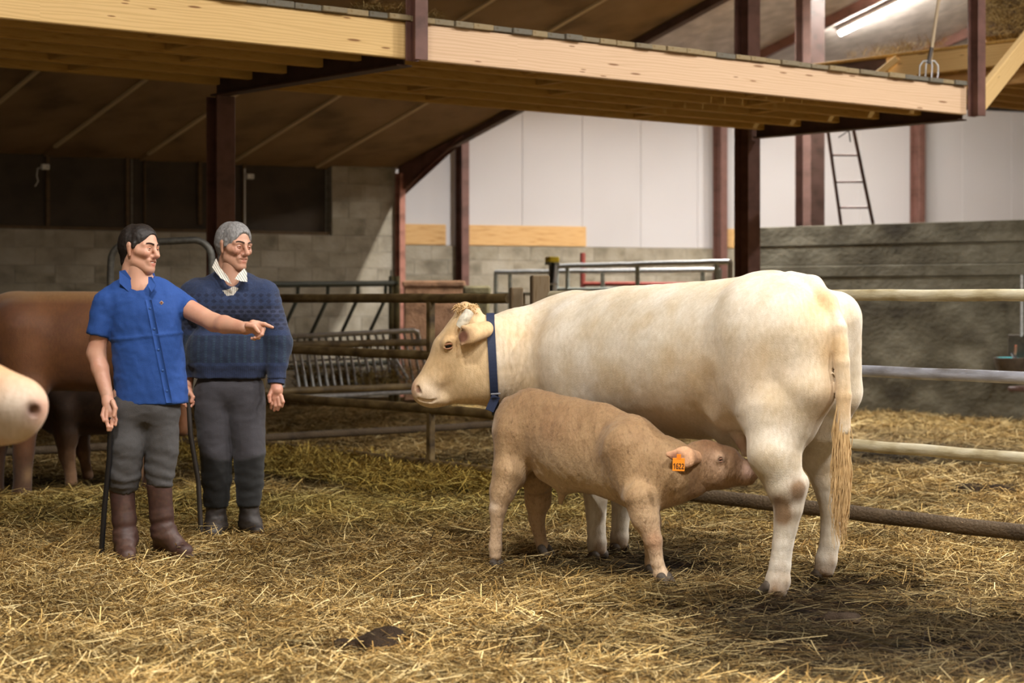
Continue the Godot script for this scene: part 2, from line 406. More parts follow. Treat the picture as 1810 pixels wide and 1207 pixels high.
func build_pens() -> void:
	var rng := RandomNumberGenerator.new()
	rng.seed = 77
	# the long fence: right-hand run behind the cow, left-hand run to the corner behind the men
	var right := thing("pipe_fence", on_fence(1.5, 0), "four-rail pipe fence behind the cow's hindquarters, in front of the concrete wall", "fence")
	var hs := [1.36, 0.935, 0.516, 0.13]
	var mats := [M.pale_pipe, M.steel_pipe, M.pale_pipe, M.muck_pipe]
	for i in 4:
		pipe(right, "rail", on_fence(-2.2, hs[i]), on_fence(3.75, hs[i]), 0.033 if i < 3 else 0.043, mats[i], rng)
	for s in [-1.7]:
		pipe(right, "post", on_fence(s, 0.0), on_fence(s, 1.4), 0.045, M.dirty_pipe, rng)
	var left := thing("pipe_fence", on_fence(5.5, 0), "four-rail dirty pipe fence between the older man and the cow's head", "fence")
	hs = [1.338, 0.922, 0.53, 0.13]
	for i in 4:
		pipe(left, "rail", on_fence(4.2, hs[i]), on_fence(7.46, hs[i]), 0.035, M.dirty_pipe, rng)
	var f5 := on_fence(5.1, 0.0)
	obj("upright", box(Vector3(0.05, 1.22, 0.05), 0.006), M.dirty_pipe, left, Transform3D(Basis(Vector3.UP, 0.7), f5 + Vector3(0, 0.72, 0) - left.position))
	pipe(left, "upright", on_fence(7.52, 0.0), on_fence(7.52, 1.4), 0.045, M.dirty_pipe, rng)
	# timber posts where the two runs meet
	var wp := on_fence(3.87, 0.0)
	var tp := thing("timber_post", wp, "square weathered timber post standing in the pipe fence", "post")
	obj("post_shaft", box(Vector3(0.12, 1.5, 0.12), 0.008), M.old_wood, tp, Transform3D(Basis(Vector3.UP, 0.15), Vector3(0, 0.745, 0)))
	obj("rail_block", box(Vector3(0.085, 0.16, 0.09), 0.008), M.old_wood, tp, Transform3D(Basis(Vector3.UP, 0.15), on_fence(4.12, 1.335) - wp))
	obj("batten", box(Vector3(0.05, 1.3, 0.03), 0.004), M.old_wood, tp, Transform3D(Basis(Vector3.UP, 0.15), Vector3(-0.09, 0.65, 0.0)))
	# cross fence along the barn
	var cross := thing("pipe_fence", on_cross(0, 0), "dark four-rail pipe fence running across behind the two men", "fence")
	hs = [1.33, 0.93, 0.53, 0.14]
	for i in 4:
		pipe(cross, "rail", on_cross(-5.0, hs[i]), on_cross(2.9, hs[i]), 0.033, M.dirty_pipe if i < 3 else M.muck_pipe, rng)
	for s in [-3.9, 0.0, 2.9]:
		pipe(cross, "post", on_cross(s, 0), on_cross(s, 1.38), 0.04, M.dirty_pipe, rng)
	# rounded grey stall hoop behind the men's heads
	var hoop := thing("stall_hoop", at(285, 862, 13.8), "rounded grey tube hoop behind the men's heads", "hoop")
	var pts := []
	var d := 13.8
	pts.append(at(196, 840, d)); pts.append(at(196, 600, d)); pts.append(at(195, 480, d))
	for k in 7:
		var a := PI - PI / 2 * k / 6.0
		pts.append(at(226 + 30 * cos(a), 462 - 32 * sin(a), d))
	for k in 7:
		var a := PI / 2 - PI / 2 * k / 6.0
		pts.append(at(342 + 32 * cos(a), 456 - 32 * sin(a), d))
	pts.append(at(375, 500, d)); pts.append(at(375, 640, d)); pts.append(at(375, 840, d))
	obj("hoop_tube", tube(pts.map(func(p): return p - hoop.position), 0.026, 12), M.grey_tube, hoop)
	# slanted feed barrier by the block wall
	var fb := thing("feed_barrier", at(590, 700, 20.6), "dark slanted-bar feed barrier standing before the block wall", "barrier")
	pipe(fb, "top_rail", at(440, 503, 20.2), at(694, 501, 21.6), 0.034, M.green_steel, rng)
	pipe(fb, "bottom_rail", at(420, 655, 20.2), at(694, 640, 21.6), 0.03, M.green_steel, rng)
	for x in [472, 527, 580, 633, 682]:
		var dd: float = lerpf(20.2, 21.6, (x - 440) / 254.0)
		var a := at(x, 503, dd)
		var bar := [a - fb.position, at(x - 1, 528, dd) - fb.position, at(x - 31, 592, dd) - fb.position, at(x - 36, 646, dd) - fb.position]
		obj("slanted_bar", tube(bar, 0.021, 8), M.green_steel, fb)
	for x in [692, 702]:
		pipe(fb, "gate_post", at(x, 488, 21.7), at(x, 720, 21.7), 0.035, M.stone, rng)
	obj("hinge", tube([at(690, 500, 21.6) - fb.position, at(704, 500, 21.6) - fb.position], 0.02, 8), M.green_steel, fb)
	obj("latch_pin", tube([at(691, 478, 21.6) - fb.position, at(691, 520, 21.6) - fb.position], 0.009, 6), M.green_steel, fb)
	# galvanised hay feeder with leaning bars
	var hf := thing("hay_feeder", at(630, 720, 18.4), "galvanised hay feeder with a row of leaning bars behind the fences", "feeder")
	var rail := [at(505, 596, 17.9), at(560, 593, 18.1), at(730, 584, 18.9), at(737, 587, 18.95), at(741, 602, 19.0)]
	obj("top_rail", tube(rail.map(func(p): return p - hf.position), 0.026, 10), M.galv, hf)
	pipe(hf, "foot_rail", at(500, 695, 17.7), at(760, 682, 18.8), 0.028, M.galv, rng)
	pipe(hf, "foot_rail", at(500, 705, 17.4), at(750, 691, 18.5), 0.022, M.galv, rng)
	for k in 19:
		var x := 512.0 + 12.6 * k
		var dd := lerpf(17.9, 19.0, (x - 505.0) / 236.0)
		obj("leaning_bar", tube([at(x, 594 - 0.045 * (x - 505), dd) - hf.position, at(x + 18, 690 - 0.045 * (x - 505), dd - 0.2) - hf.position], 0.013, 8), M.galv, hf)
	pipe(hf, "brace_bar", at(688, 634, 18.5), at(712, 672, 18.4), 0.016, M.galv, rng)
	pipe(hf, "brace_bar", at(697, 632, 18.5), at(722, 671, 18.4), 0.016, M.galv, rng)
	pipe(hf, "end_leg", at(504, 594, 17.9), at(498, 706, 17.7), 0.026, M.galv, rng)
	var ring := []
	for k in 13:
		var a := TAU * k / 12.0
		ring.append(at(505 + 7 * cos(a), 590 + 9 * sin(a), 17.8) - hf.position)
	obj("end_ring", tube(ring, 0.014, 8), M.grey_tube, hf)
	pipe(hf, "cross_rail", at(505, 640, 17.95), at(740, 628, 18.95), 0.012, M.galv, rng)
	# galvanised gates before the white wall
	for g in [["galvanised gate with a corner at its left end, before the white wall", 876.0, 23.6, 1272.0, 21.6, 1.655, 1.655], ["galvanised gate hung on the loft's far post, nearer than its neighbour", 984.0, 22.4, 1291.0, 19.5, 1.71, 1.708]]:
		var a := Vector3((g[1] - 905.0) / F * g[2], 0, -g[2])
		var b := Vector3((g[3] - 905.0) / F * g[4], 0, -g[4])
		var o := thing("metal_gate", (a + b) * 0.5, g[0], "gate")
		for k in 5:
			var y: float = g[5] - 0.28 * k
			pipe(o, "rail", a + Vector3(0, y, 0), b + Vector3(0, y, 0), 0.03 if k == 0 else 0.022, M.galv if k == 0 else M.galv_green, rng, 10)
		for t in [0.0, 0.07, 0.5, 0.93, 1.0]:
			pipe(o, "stile", a.lerp(b, t) + Vector3(0, 0.08, 0), a.lerp(b, t) + Vector3(0, g[5] - 0.0, 0), 0.026, M.galv_green, rng, 10)
	var rg := thing("metal_gate", at(1115, 712, 23.0), "red steel gate seen just above the cow's back", "gate")
	pipe(rg, "stile", at(1030, 720, 23.2), at(1030, 447, 23.2), 0.034, M.red_steel, rng)
	for y in [502, 545, 590, 640]:
		pipe(rg, "rail", at(1030, y, 23.2), at(1235, y + 1, 22.2), 0.028, M.red_steel, rng)
	pipe(rg, "stile", at(1235, 700, 22.2), at(1235, 500, 22.2), 0.028, M.red_steel, rng)
	# latch post with a yellow cap
	var lp := thing("latch_post", at(976, 742, 20.3), "steel latch post with a bright yellow cap above the cow's neck", "post")
	var q := func(x: float, y: float, dd: float) -> Vector3: return at(x, y, dd) - lp.position
	obj("post_tube", tube([q.call(977, 742, 20.3), q.call(977, 463, 20.3)], 0.045, 12), M.galv, lp)
	obj("yellow_cap", box(Vector3(0.125, 0.065, 0.125), 0.012), M.yellow, lp, Transform3D(Basis(Vector3.UP, 0.4), q.call(976, 459, 20.3)))
	obj("collar", box(Vector3(0.13, 0.03, 0.12), 0.006), M.galv_green, lp, Transform3D(Basis(Vector3.UP, 0.4), q.call(976, 466, 20.3)))
	obj("latch_lever", tube([q.call(978, 464, 20.2), q.call(976, 490, 20.2), q.call(972, 522, 20.2)], 0.022, 8), M.black, lp)
	obj("latch_bracket", box(Vector3(0.1, 0.02, 0.06), 0.004), M.galv, lp, Transform3D(Basis.IDENTITY, q.call(978, 502, 20.2)))
	# low rusty wall and stone stump between the feeder and the gates
	var lw := thing("low_wall", Vector3(at(765, 690, 24.0).x, 0, -24.0), "low rust-stained rendered wall behind the cow's head", "wall")
	lw.set_meta("kind", "structure")
	part_box(lw, "wall_render", -0.37, 0.4, 0, 1.55, -0.1, 0.1, M.plinth, 0.02)
	part_box(lw, "wall_coping", -0.39, 0.42, 1.47, 1.545, -0.12, 0.12, M.plinth, 0.015)
	var ss := thing("stone_stump", Vector3(at(843, 700, 23.2).x, 0, -23.2), "short mossy concrete post behind the cow's horns", "post")
	part_box(ss, "stump_body", -0.16, 0.16, 0, 1.42, -0.14, 0.14, M.stone, 0.03)
	part_box(ss, "stump_cap", -0.175, 0.175, 1.36, 1.48, -0.15, 0.15, M.stone, 0.03)
	# timber boards leaning on the block base
	for b in [[713.0, 789.0, "short timber board on the block base, left of the steel column"], [820.0, 1037.0, "long timber board lying along the top of the block base"], [1273.0, 1340.0, "timber board end on the block base beside the loft post"]]:
		var m0: float = (b[0] - 905.0) / F
		var m1: float = (b[1] - 905.0) / F
		var wf := wall_frame(Vector2(-1.456, 25.9), Vector2(-1.456 + 0.927, 25.9 + 0.375))
		var s0 := (1.456 + m0 * 25.9) / (0.927 - m0 * 0.375)
		var s1 := (1.456 + m1 * 25.9) / (0.927 - m1 * 0.375)
		var o := obj("timber_board", box(Vector3(s1 - s0, 0.29, 0.035), 0.006), M.board, null, wf * Transform3D(Basis.IDENTITY, Vector3((s0 + s1) * 0.5, 2.21, -0.03)))
		tag(o, b[2], "board")
	# ladder up to the lofts
	var ld := thing("ladder", at(1514, 700, 22.4), "narrow rusty ladder rising from behind the concrete wall to the loft", "ladder")
	var l0 := at(1462, 222, 21.8) - ld.position
	var r0 := at(1507, 222, 21.8) - ld.position
	var l1 := at(1487, 400, 22.5) - ld.position
	var r1 := at(1544, 400, 22.5) - ld.position
	var le := l0 + (l1 - l0) * 1.9
	var re := r0 + (r1 - r0) * 1.9
	obj("stile", tube([l0, le], 0.02, 8), M.steel_dark, ld)
	obj("stile", tube([r0, re], 0.022, 8), M.steel_dark, ld)
	for y in [228.0, 273.0, 320.0, 366.0, 412.0, 458.0, 504.0]:
		var t: float = (y - 222.0) / 178.0
		obj("rung", tube([l0.lerp(l1, t), r0.lerp(r1, t)], 0.013, 8), M.steel_dark, ld)
	var hook := thing("wire_hook", at(1494, 224, 20.6), "small bent wire hook hanging at the top of the ladder", "hook")
	obj("bent_wire", tube([at(1494, 212, 20.6), at(1497, 228, 20.6), at(1501, 234, 20.6), at(1503, 251, 20.6)].map(func(p): return p - hook.position), 0.008, 6), M.black, hook)
	obj("bent_wire", tube([at(1500, 231, 20.6), at(1490, 238, 20.6), at(1482, 243, 20.6)].map(func(p): return p - hook.position), 0.007, 6), M.black, hook)
# ---------------------------------------------------------------- straw bedding
var hills: FastNoiseLite
var lumps: FastNoiseLite

func ground_y(x: float, z: float) -> float:
	if hills == null:
		hills = FastNoiseLite.new()
		hills.seed = 9
		hills.frequency = 0.35
		hills.fractal_octaves = 2
		lumps = FastNoiseLite.new()
		lumps.seed = 19
		lumps.frequency = 2.2
		lumps.fractal_octaves = 4
	return hills.get_noise_2d(x, z) * 0.035 + lumps.get_noise_2d(x, z) * 0.03

func blob(x: float, d: float, cx: float, cd: float, rx: float, rd: float) -> float:
	var q := Vector2((x - cx) / rx, (d - cd) / rd)
	return exp(-q.length_squared())

func muck(x: float, d: float) -> float:   # 0 clean straw, 1 trodden wet dung
	var m := 0.0
	m = maxf(m, 1.1 * blob(x, d, 1.2, 7.95, 0.85, 0.8))
	m = maxf(m, 1.0 * blob(x, d, 0.7, 9.4, 0.6, 0.9))
	m = maxf(m, 1.0 * blob(x, d, 1.75, 7.2, 1.4, 1.2))
	m = maxf(m, 0.95 * blob(x, d, 1.6, 8.6, 0.7, 0.7))
	m = maxf(m, 0.75 * blob(x, d, 1.2, 6.6, 1.0, 0.6))
	m = maxf(m, 0.8 * blob(x, d, 0.5, 13.0, 2.0, 1.3))
	m = maxf(m, 0.85 * blob(x, d, -1.1, 14.2, 1.8, 1.4))
	m = maxf(m, 0.75 * blob(x, d, 3.4, 15.5, 1.6, 1.6))
	m = maxf(m, 0.75 * blob(x, d, -3.5, 13.4, 1.6, 1.0))
	m = maxf(m, 0.5 * blob(x, d, 2.6, 12.0, 1.0, 1.2))
	m = maxf(m, 1.5 * blob(x, d, -0.54, 7.13, 0.17, 0.27))
	m = maxf(m, 0.9 * blob(x, d, -1.15, 6.9, 0.25, 0.2))
	return m

func build_ground() -> void:
	var step := 0.1
	var x0 := -7.0
	var z0 := -27.0
	var nx := 170
	var nz := 228
	var V := PackedVector3Array()
	var C := PackedColorArray()
	var I := PackedInt32Array()
	for j in nz:
		for i in nx:
			var x := x0 + i * step
			var z := z0 + j * step
			V.append(Vector3(x, ground_y(x, z) - 0.01, z))
			var m := clampf(muck(x, -z), 0.0, 1.0)
			var n := lumps.get_noise_2d(x * 1.7 + 50.0, z * 1.7) * 0.5 + 0.5
			C.append(lin(86, 68, 42).lerp(lin(24, 18, 12), clampf(m + (n - 0.5) * 0.6, 0.0, 1.0)))
	for j in nz - 1:
		for i in nx - 1:
			var a := j * nx + i
			I.append_array(PackedInt32Array([a, a + 1, a + nx, a + 1, a + nx + 1, a + nx]))
	var arr := []
	arr.resize(Mesh.ARRAY_MAX)
	arr[Mesh.ARRAY_VERTEX] = V
	arr[Mesh.ARRAY_NORMAL] = Sdf.normals(V, I)
	arr[Mesh.ARRAY_COLOR] = C
	arr[Mesh.ARRAY_INDEX] = I
	var mesh := ArrayMesh.new()
	mesh.add_surface_from_arrays(Mesh.PRIMITIVE_TRIANGLES, arr)
	var gm := mat(Color.WHITE, 0.95, noise_tex(0.03, [Color(0.45, 0.42, 0.36), Color(0.8, 0.78, 0.7), Color(1, 1, 1)], 512, 5, 40), Vector3.ONE * 0.7, true, M.rough, 3.0)
	gm.vertex_color_use_as_albedo = true
	gm.metallic_specular = 0.15
	struct("floor", mesh, gm, Transform3D.IDENTITY, "trodden dung and straw floor of the barn", "floor")
	struct("floor", box(Vector3(60, 0.2, 60), 0.01), mat(rgb(96, 80, 52), 0.95), Transform3D(Basis.IDENTITY, uv(10, 4, -0.2)), "earth floor beneath the straw", "floor")
	# loose straw: a few clump shapes copied many times
	var rng := RandomNumberGenerator.new()
	rng.seed = 5
	var sm := mat(Color.WHITE, 0.75)
	sm.metallic_specular = 0.18
	sm.vertex_color_use_as_albedo = true
	sm.cull_mode = BaseMaterial3D.CULL_DISABLED
	var clumps := [straw_clump(rng, 44, 0.20, 0.0), straw_clump(rng, 46, 0.22, 0.0), straw_clump(rng, 36, 0.16, 0.25), straw_clump(rng, 48, 0.24, 0.1)]
	var want := 22000
	var spots: Array[Transform3D] = []
	var tints := PackedColorArray()
	while spots.size() < want:
		var d := 5.6 + 16.5 * pow(rng.randf(), 1.9)
		var half := 905.0 / F * d + 0.7
		var x := rng.randf_range(-half, half)
		var m := muck(x, d)
		var n := lumps.get_noise_2d(x * 0.55 + 9.0, d * 0.55) * 0.5 + 0.5
		if m > 1.15 or rng.randf() < clampf(m * 1.25 + (n - 0.6) * 1.2, 0.0, 0.965):
			continue
		var b := Basis(Vector3.UP, rng.randf() * TAU) * Basis(Vector3.RIGHT, rng.randf_range(-0.1, 0.1))
		var sc := rng.randf_range(0.75, 1.25) * (1.0 if d < 11.0 else 1.25)
		spots.append(Transform3D(b.scaled(Vector3(sc, sc * (1.0 - 0.5 * minf(m, 1.0)), sc)), Vector3(x, ground_y(x, -d) + rng.randf_range(-0.008, 0.016), -d)))
		var hay := blob(x, d, -0.7, 11.6, 2.2, 0.9) * 0.8 + blob(x, d, -2.6, 11.8, 2.0, 1.4) * 0.5
		var patch := smoothstep(0.28, 0.66, lumps.get_noise_2d(x * 0.9 + 70.0, d * 0.7) * 0.5 + 0.5 + hills.get_noise_2d(x * 2.0, d * 2.0) * 0.15)
		var tone := rng.randf_range(0.65, 1.15) * lerpf(0.5, 1.25, patch) * lerpf(1.0, 0.16, smoothstep(0.2, 0.8, m))
		var c := Color(1.02, 0.95, 0.80).lerp(Color(0.84, 0.84, 0.5), clampf(hay + rng.randf_range(-0.2, 0.25), 0.0, 1.0))
		tints.append(Color(c.r * tone, c.g * tone, c.b * tone))
	var litter := thing("loose_straw", Vector3.ZERO, "loose golden straw strewn over the whole barn floor", "straw")
	litter.set_meta("kind", "stuff")
	for k in clumps.size():
		var mm := MultiMesh.new()
		mm.transform_format = MultiMesh.TRANSFORM_3D
		mm.use_colors = true
		mm.mesh = clumps[k]
		var mine := range(k, want, clumps.size())
		mm.instance_count = mine.size()
		for i in mine.size():
			mm.set_instance_transform(i, spots[mine[i]])
			mm.set_instance_color(i, tints[mine[i]])
		var o := MultiMeshInstance3D.new()
		o.name = "stalks"
		o.multimesh = mm
		o.material_override = sm
		litter.add_child(o, true)
		o.set_meta("kind", "stuff")

func straw_clump(rng: RandomNumberGenerator, count: int, spread: float, lift: float) -> ArrayMesh:
	var V := PackedVector3Array()
	var N := PackedVector3Array()
	var C := PackedColorArray()
	var I := PackedInt32Array()
	var tones := [lin(196, 172, 124), lin(170, 145, 98), lin(218, 200, 158), lin(140, 114, 72), lin(104, 82, 50), lin(190, 172, 132), lin(70, 54, 34), lin(122, 98, 60)]
	for k in count:
		var mid := Vector3(rng.randfn(0, spread * 0.6), 0, rng.randfn(0, spread * 0.6))
		mid.y = rng.randf_range(0.0, 0.02) + lift * rng.randf() * 0.12
		var a := rng.randf() * TAU
		var dir := Vector3(cos(a), rng.randfn(0.0, 0.16 + lift * 0.6), sin(a)).normalized()
		var len := rng.randf_range(0.025, 0.1) if rng.randf() > 0.06 else rng.randf_range(0.1, 0.19)
		var w := rng.randf_range(0.001, 0.0019)
		var side := dir.cross(Vector3.UP).normalized()
		side = side.rotated(dir, rng.randf_range(-0.5, 0.5))
		var sag := Vector3(0, rng.randf_range(-0.012, 0.008), 0) + side * rng.randf_range(-0.008, 0.008)
		var c: Color = tones[rng.randi() % tones.size()]
		var b := V.size()
		var turned := false
		for s in 3:
			var p := mid + dir * len * (s - 1) + sag * (absf(s - 1.0))
			p.y = maxf(p.y, -0.012)
			V.append(p - side * w); V.append(p + side * w)
			var n := dir.cross(side).normalized()
			var flip := n.y < 0.0
			if flip: n = -n
			turned = flip
			n = (n + Vector3.UP * 1.2).normalized()
			N.append(n); N.append(n)
			C.append(c); C.append(c)
		for s in 2:
			var q := b + s * 2
			I.append_array(PackedInt32Array([q, q + 2, q + 1, q + 1, q + 2, q + 3]) if turned else PackedInt32Array([q, q + 1, q + 2, q + 1, q + 3, q + 2]))
	var arr := []
	arr.resize(Mesh.ARRAY_MAX)
	arr[Mesh.ARRAY_VERTEX] = V
	arr[Mesh.ARRAY_NORMAL] = N
	arr[Mesh.ARRAY_COLOR] = C
	arr[Mesh.ARRAY_INDEX] = I
	var m := ArrayMesh.new()
	m.add_surface_from_arrays(Mesh.PRIMITIVE_TRIANGLES, arr)
	return m
# ---------------------------------------------------------------- the cream cow
var patchy: FastNoiseLite
var streak: FastNoiseLite

func make_noise() -> void:
	patchy = FastNoiseLite.new()
	patchy.seed = 31
	patchy.frequency = 4.0
	patchy.fractal_octaves = 4
	streak = FastNoiseLite.new()
	streak.seed = 57
	streak.frequency = 14.0
	streak.fractal_octaves = 3

func spot(p: Vector3, c: Vector3, r: float) -> float:
	return exp(-(p - c).length_squared() / (r * r))

func on_cow(px: float, py: float, z: float) -> Vector3:   # a point of the body plane z metres towards the viewer
	var m := (px - 905.0) / F
	var x := (1.34 - 0.784 * z - m * (8.69 - 0.62 * z)) / (0.62 + 0.784 * m)
	return at(px, py, 8.69 + 0.784 * x - 0.62 * z)

func fur(color_mix: Color, scale: Vector3) -> StandardMaterial3D:
	var m := mat(color_mix, 0.72, noise_tex(0.03, [Color(0.86, 0.84, 0.8), Color(1, 1, 1)], 512, 4, 61), scale, true, noise_tex(0.13, [Color.BLACK, Color.WHITE], 512, 3, 62), 0.12)
	m.vertex_color_use_as_albedo = true
	m.rim_enabled = true
	m.rim = 0.25
	m.rim_tint = 0.5
	return m

func curly() -> StandardMaterial3D:
	var m := mat(Color.WHITE, 0.75, noise_tex(0.022, [Color(0.7, 0.66, 0.6), Color(1, 1, 1), Color(0.92, 0.9, 0.86)], 512, 5, 64, FastNoiseLite.TYPE_SIMPLEX_SMOOTH, 40.0), Vector3(4.5, 2.4, 4.5), true, noise_tex(0.035, [Color.BLACK, Color.WHITE], 512, 4, 65, FastNoiseLite.TYPE_SIMPLEX_SMOOTH, 30.0), 0.28)
	m.vertex_color_use_as_albedo = true
	m.rim_enabled = true
	m.rim = 0.25
	return m

func hoof_mesh(toe: Vector3, r: float, h: float) -> ArrayMesh:   # two claws pointing along toe
	var s := Sdf.new()
	var side := toe.cross(Vector3.UP).normalized()
	for k in [-1.0, 1.0]:
		var c: Vector3 = side * r * 0.5 * k
		s.cap(c + Vector3(0, h, 0), c + toe * r * 0.75 + Vector3(0, h * 0.35, 0), r * 0.55, r * 0.5, 0.006)
	s.planes.append(Plane(Vector3.DOWN, -0.002))
	return skin_mesh([s.mesh(r * 0.14)], Vector3.ZERO, func(_p: Vector3, _n: Vector3) -> Color: return Color(0.075, 0.056, 0.04))

func eye_ball(parent: Node3D, at_world: Vector3, r: float, dark: Color) -> void:
	var sm := SphereMesh.new()
	sm.radius = r
	sm.height = r * 2.0
	sm.radial_segments = 20
	sm.rings = 12
	var m := mat(dark, 0.22)
	m.metallic_specular = 0.4
	obj("eye", sm, m, parent, Transform3D(Basis.IDENTITY, at_world - parent.position))

func build_cow() -> void:
	make_noise()
	var lat := Vector3(-0.784, 0, 0.62)
	var s := Sdf.new()
	# trunk
	for q in [[1392, 604, 0.3, 1345, 622, 0.37], [1345, 622, 0.37, 1240, 637, 0.388], [1240, 637, 0.388, 1110, 640, 0.392], [1110, 640, 0.392, 1025, 640, 0.37]]:
		s.cap(on_cow(q[0], q[1], 0), on_cow(q[3], q[4], 0), q[2], q[5], 0.015, lat, 0.86)
	# croup, thighs, buttocks
	s.cap(on_cow(1366, 562, 0), on_cow(1408, 566, 0), 0.222, 0.185, 0.06, lat, 1.05)
	s.cap(on_cow(1330, 560, 0.17), on_cow(1400, 560, 0.13), 0.1, 0.1, 0.15)
	s.cap(on_cow(1448, 578, 0.1), on_cow(1452, 590, 0.1), 0.075, 0.075, 0.06)
	s.cap(on_cow(1376, 610, 0.13), on_cow(1368, 725, 0.19), 0.2, 0.165, 0.2)
	s.cap(on_cow(1425, 600, 0.13), on_cow(1426, 685, 0.16), 0.142, 0.13, 0.08)
	s.cap(on_cow(1426, 685, 0.16), on_cow(1398, 745, 0.19), 0.13, 0.125, 0.04)
	s.cap(on_cow(1476, 562, -0.12), on_cow(1475, 690, -0.17), 0.125, 0.125, 0.03)
	s.cap(on_cow(1475, 690, -0.17), on_cow(1450, 750, -0.19), 0.125, 0.12, 0.03)
	s.cap(on_cow(1430, 600, -0.16), on_cow(1440, 720, -0.19), 0.19, 0.13, 0.04)
	# near hind leg, far hind leg
	var n0 := 8.42
	s.chain([[at(1374, 735, 8.5), 0.16], [at(1368, 800, 8.44), 0.112], [at(1389, 862, n0), 0.088], [at(1393, 900, n0), 0.064], [at(1384, 960, n0), 0.047], [at(1379, 1000, n0), 0.047], [at(1375, 1026, n0), 0.056], [at(1371, 1040, n0 - 0.01), 0.054]], 0.05)
	s.cap(at(1412, 852, n0 + 0.03), at(1404, 880, n0 + 0.02), 0.04, 0.035, 0.05)
	var f0 := 8.95
	s.chain([[at(1448, 735, 8.93), 0.15], [at(1448, 795, 8.95), 0.1], [at(1462, 848, f0), 0.075], [at(1471, 900, f0), 0.056], [at(1466, 960, f0), 0.047], [at(1460, 990, f0), 0.052], [at(1457, 1004, f0), 0.051]], 0.05)
	# flank fold, udder
	s.cap(on_cow(1330, 690, 0.2), on_cow(1284, 735, 0.17), 0.09, 0.06, 0.1)
	s.ball(on_cow(1302, 752, 0.02), 0.115, 0.05, lat, 1.25)
	s.cap(on_cow(1308, 772, 0.12), on_cow(1318, 800, 0.15), 0.034, 0.02, 0.03)
	s.cap(on_cow(1296, 775, 0.02), on_cow(1298, 796, 0.02), 0.03, 0.018, 0.03)
	# shoulders and forelegs
	s.cap(on_cow(1020, 620, 0.14), on_cow(1038, 735, 0.15), 0.2, 0.14, 0.14)
	s.cap(on_cow(1040, 600, -0.16), on_cow(1080, 740, -0.16), 0.2, 0.13, 0.12)
	s.ball(on_cow(985, 700, 0.02), 0.17, 0.12, lat, 1.2)
	s.chain([[at(1046, 745, 9.56), 0.13], [at(1050, 810, 9.56), 0.092], [at(1053, 880, 9.56), 0.06], [at(1054, 935, 9.56), 0.046], [at(1055, 958, 9.56), 0.049], [at(1056, 970, 9.56), 0.048]], 0.05)
	s.chain([[at(1108, 745, 9.86), 0.13], [at(1106, 810, 9.86), 0.088], [at(1100, 885, 9.86), 0.057], [at(1096, 930, 9.86), 0.045], [at(1095, 948, 9.86), 0.049], [at(1094, 960, 9.86), 0.047]], 0.05)
	# neck, carried out to the left
	var sq := Vector3(0.12, 0, 1)
	s.cap(on_cow(1010, 640, 0), at(930, 642, 9.9), 0.35, 0.298, 0.1, sq, 0.66)
	s.cap(at(930, 642, 9.9), at(866, 638, 9.78), 0.298, 0.238, 0.03, sq, 0.62)
	# tail
	s.chain([[at(1398, 499, 8.72), 0.05], [at(1434, 509, 8.6), 0.055], [at(1462, 536, 8.47), 0.05], [at(1480, 580, 8.38), 0.041], [at(1488, 640, 8.34), 0.035], [at(1491, 700, 8.33), 0.033], [at(1490, 760, 8.33), 0.034]], 0.025)
	# head
	var hd := 9.74
	var h := Sdf.new()
	var hz := Vector3(0, 0, 1)
	h.cap(at(884, 640, 9.79), at(856, 636, 9.77), 0.215, 0.205, 0.05, hz, 0.62)
	h.cap(at(843, 606, hd), at(834, 650, hd), 0.148, 0.168, 0.06, hz, 0.62)
	h.cap(at(822, 570, hd), at(798, 612, hd), 0.07, 0.088, 0.05, hz, 1.25)
	h.cap(at(800, 634, hd), at(758, 688, hd), 0.118, 0.082, 0.05, hz, 0.78)
	h.cap(at(850, 662, hd), at(775, 696, hd), 0.155, 0.06, 0.05, hz, 0.55)
	h.ball(at(756, 690, hd), 0.08, 0.03, hz, 1.02)
	h.cap(at(766, 704, hd), at(782, 705, hd), 0.036, 0.034, 0.03, hz, 1.4)
	h.ball(at(793, 607, hd - 0.1), 0.036, 0.03)
	h.cap(at(806, 630, hd - 0.07), at(775, 668, hd - 0.06), 0.03, 0.02, 0.06)
	h.cap(at(822, 548, hd), at(836, 552, hd), 0.045, 0.04, 0.03, hz, 1.6)
	h.cut(at(738, 686, hd - 0.06), at(742, 694, hd - 0.072), 0.013, 0.01, 0.008)
	h.cut(at(741, 705, hd - 0.056), at(762, 709, hd - 0.062), 0.006, 0.007, 0.01)
	h.cut(at(762, 709, hd - 0.062), at(779, 706, hd - 0.07), 0.006, 0.005, 0.01)
	h.cut(at(793, 612, hd - 0.13), at(793.1, 612, hd - 0.13), 0.02, 0.02, 0.01)
	h.planes.append(Plane(Vector3.RIGHT, at(876, 0, hd).x))
	# ear, cupped, turned to the lens
	var e := Sdf.new()
	var en := Vector3(-0.35, 0.45, 0.8)
	e.cap(at(856, 583, 9.66), at(829, 591, 9.585), 0.05, 0.058, 0.02, en, 0.5)
	e.cap(at(829, 591, 9.585), at(817, 607, 9.56), 0.05, 0.012, 0.015, en, 0.5)
	e.cap(at(832, 583, 9.585), at(817, 578, 9.57), 0.03, 0.01, 0.015, en, 0.5)
	e.cut(at(811, 590, 9.53), at(816, 593, 9.525), 0.044, 0.04, 0.01)
	var root := Vector3(1.34, 0, -8.69)
	var cow := thing("cow", root, "large cream cow with a blue neck strap, suckling the brown calf", "cow")
	var cream := lin(211, 199, 177)
	var tan_c := lin(206, 170, 120)
	var dirt := lin(124, 92, 56)
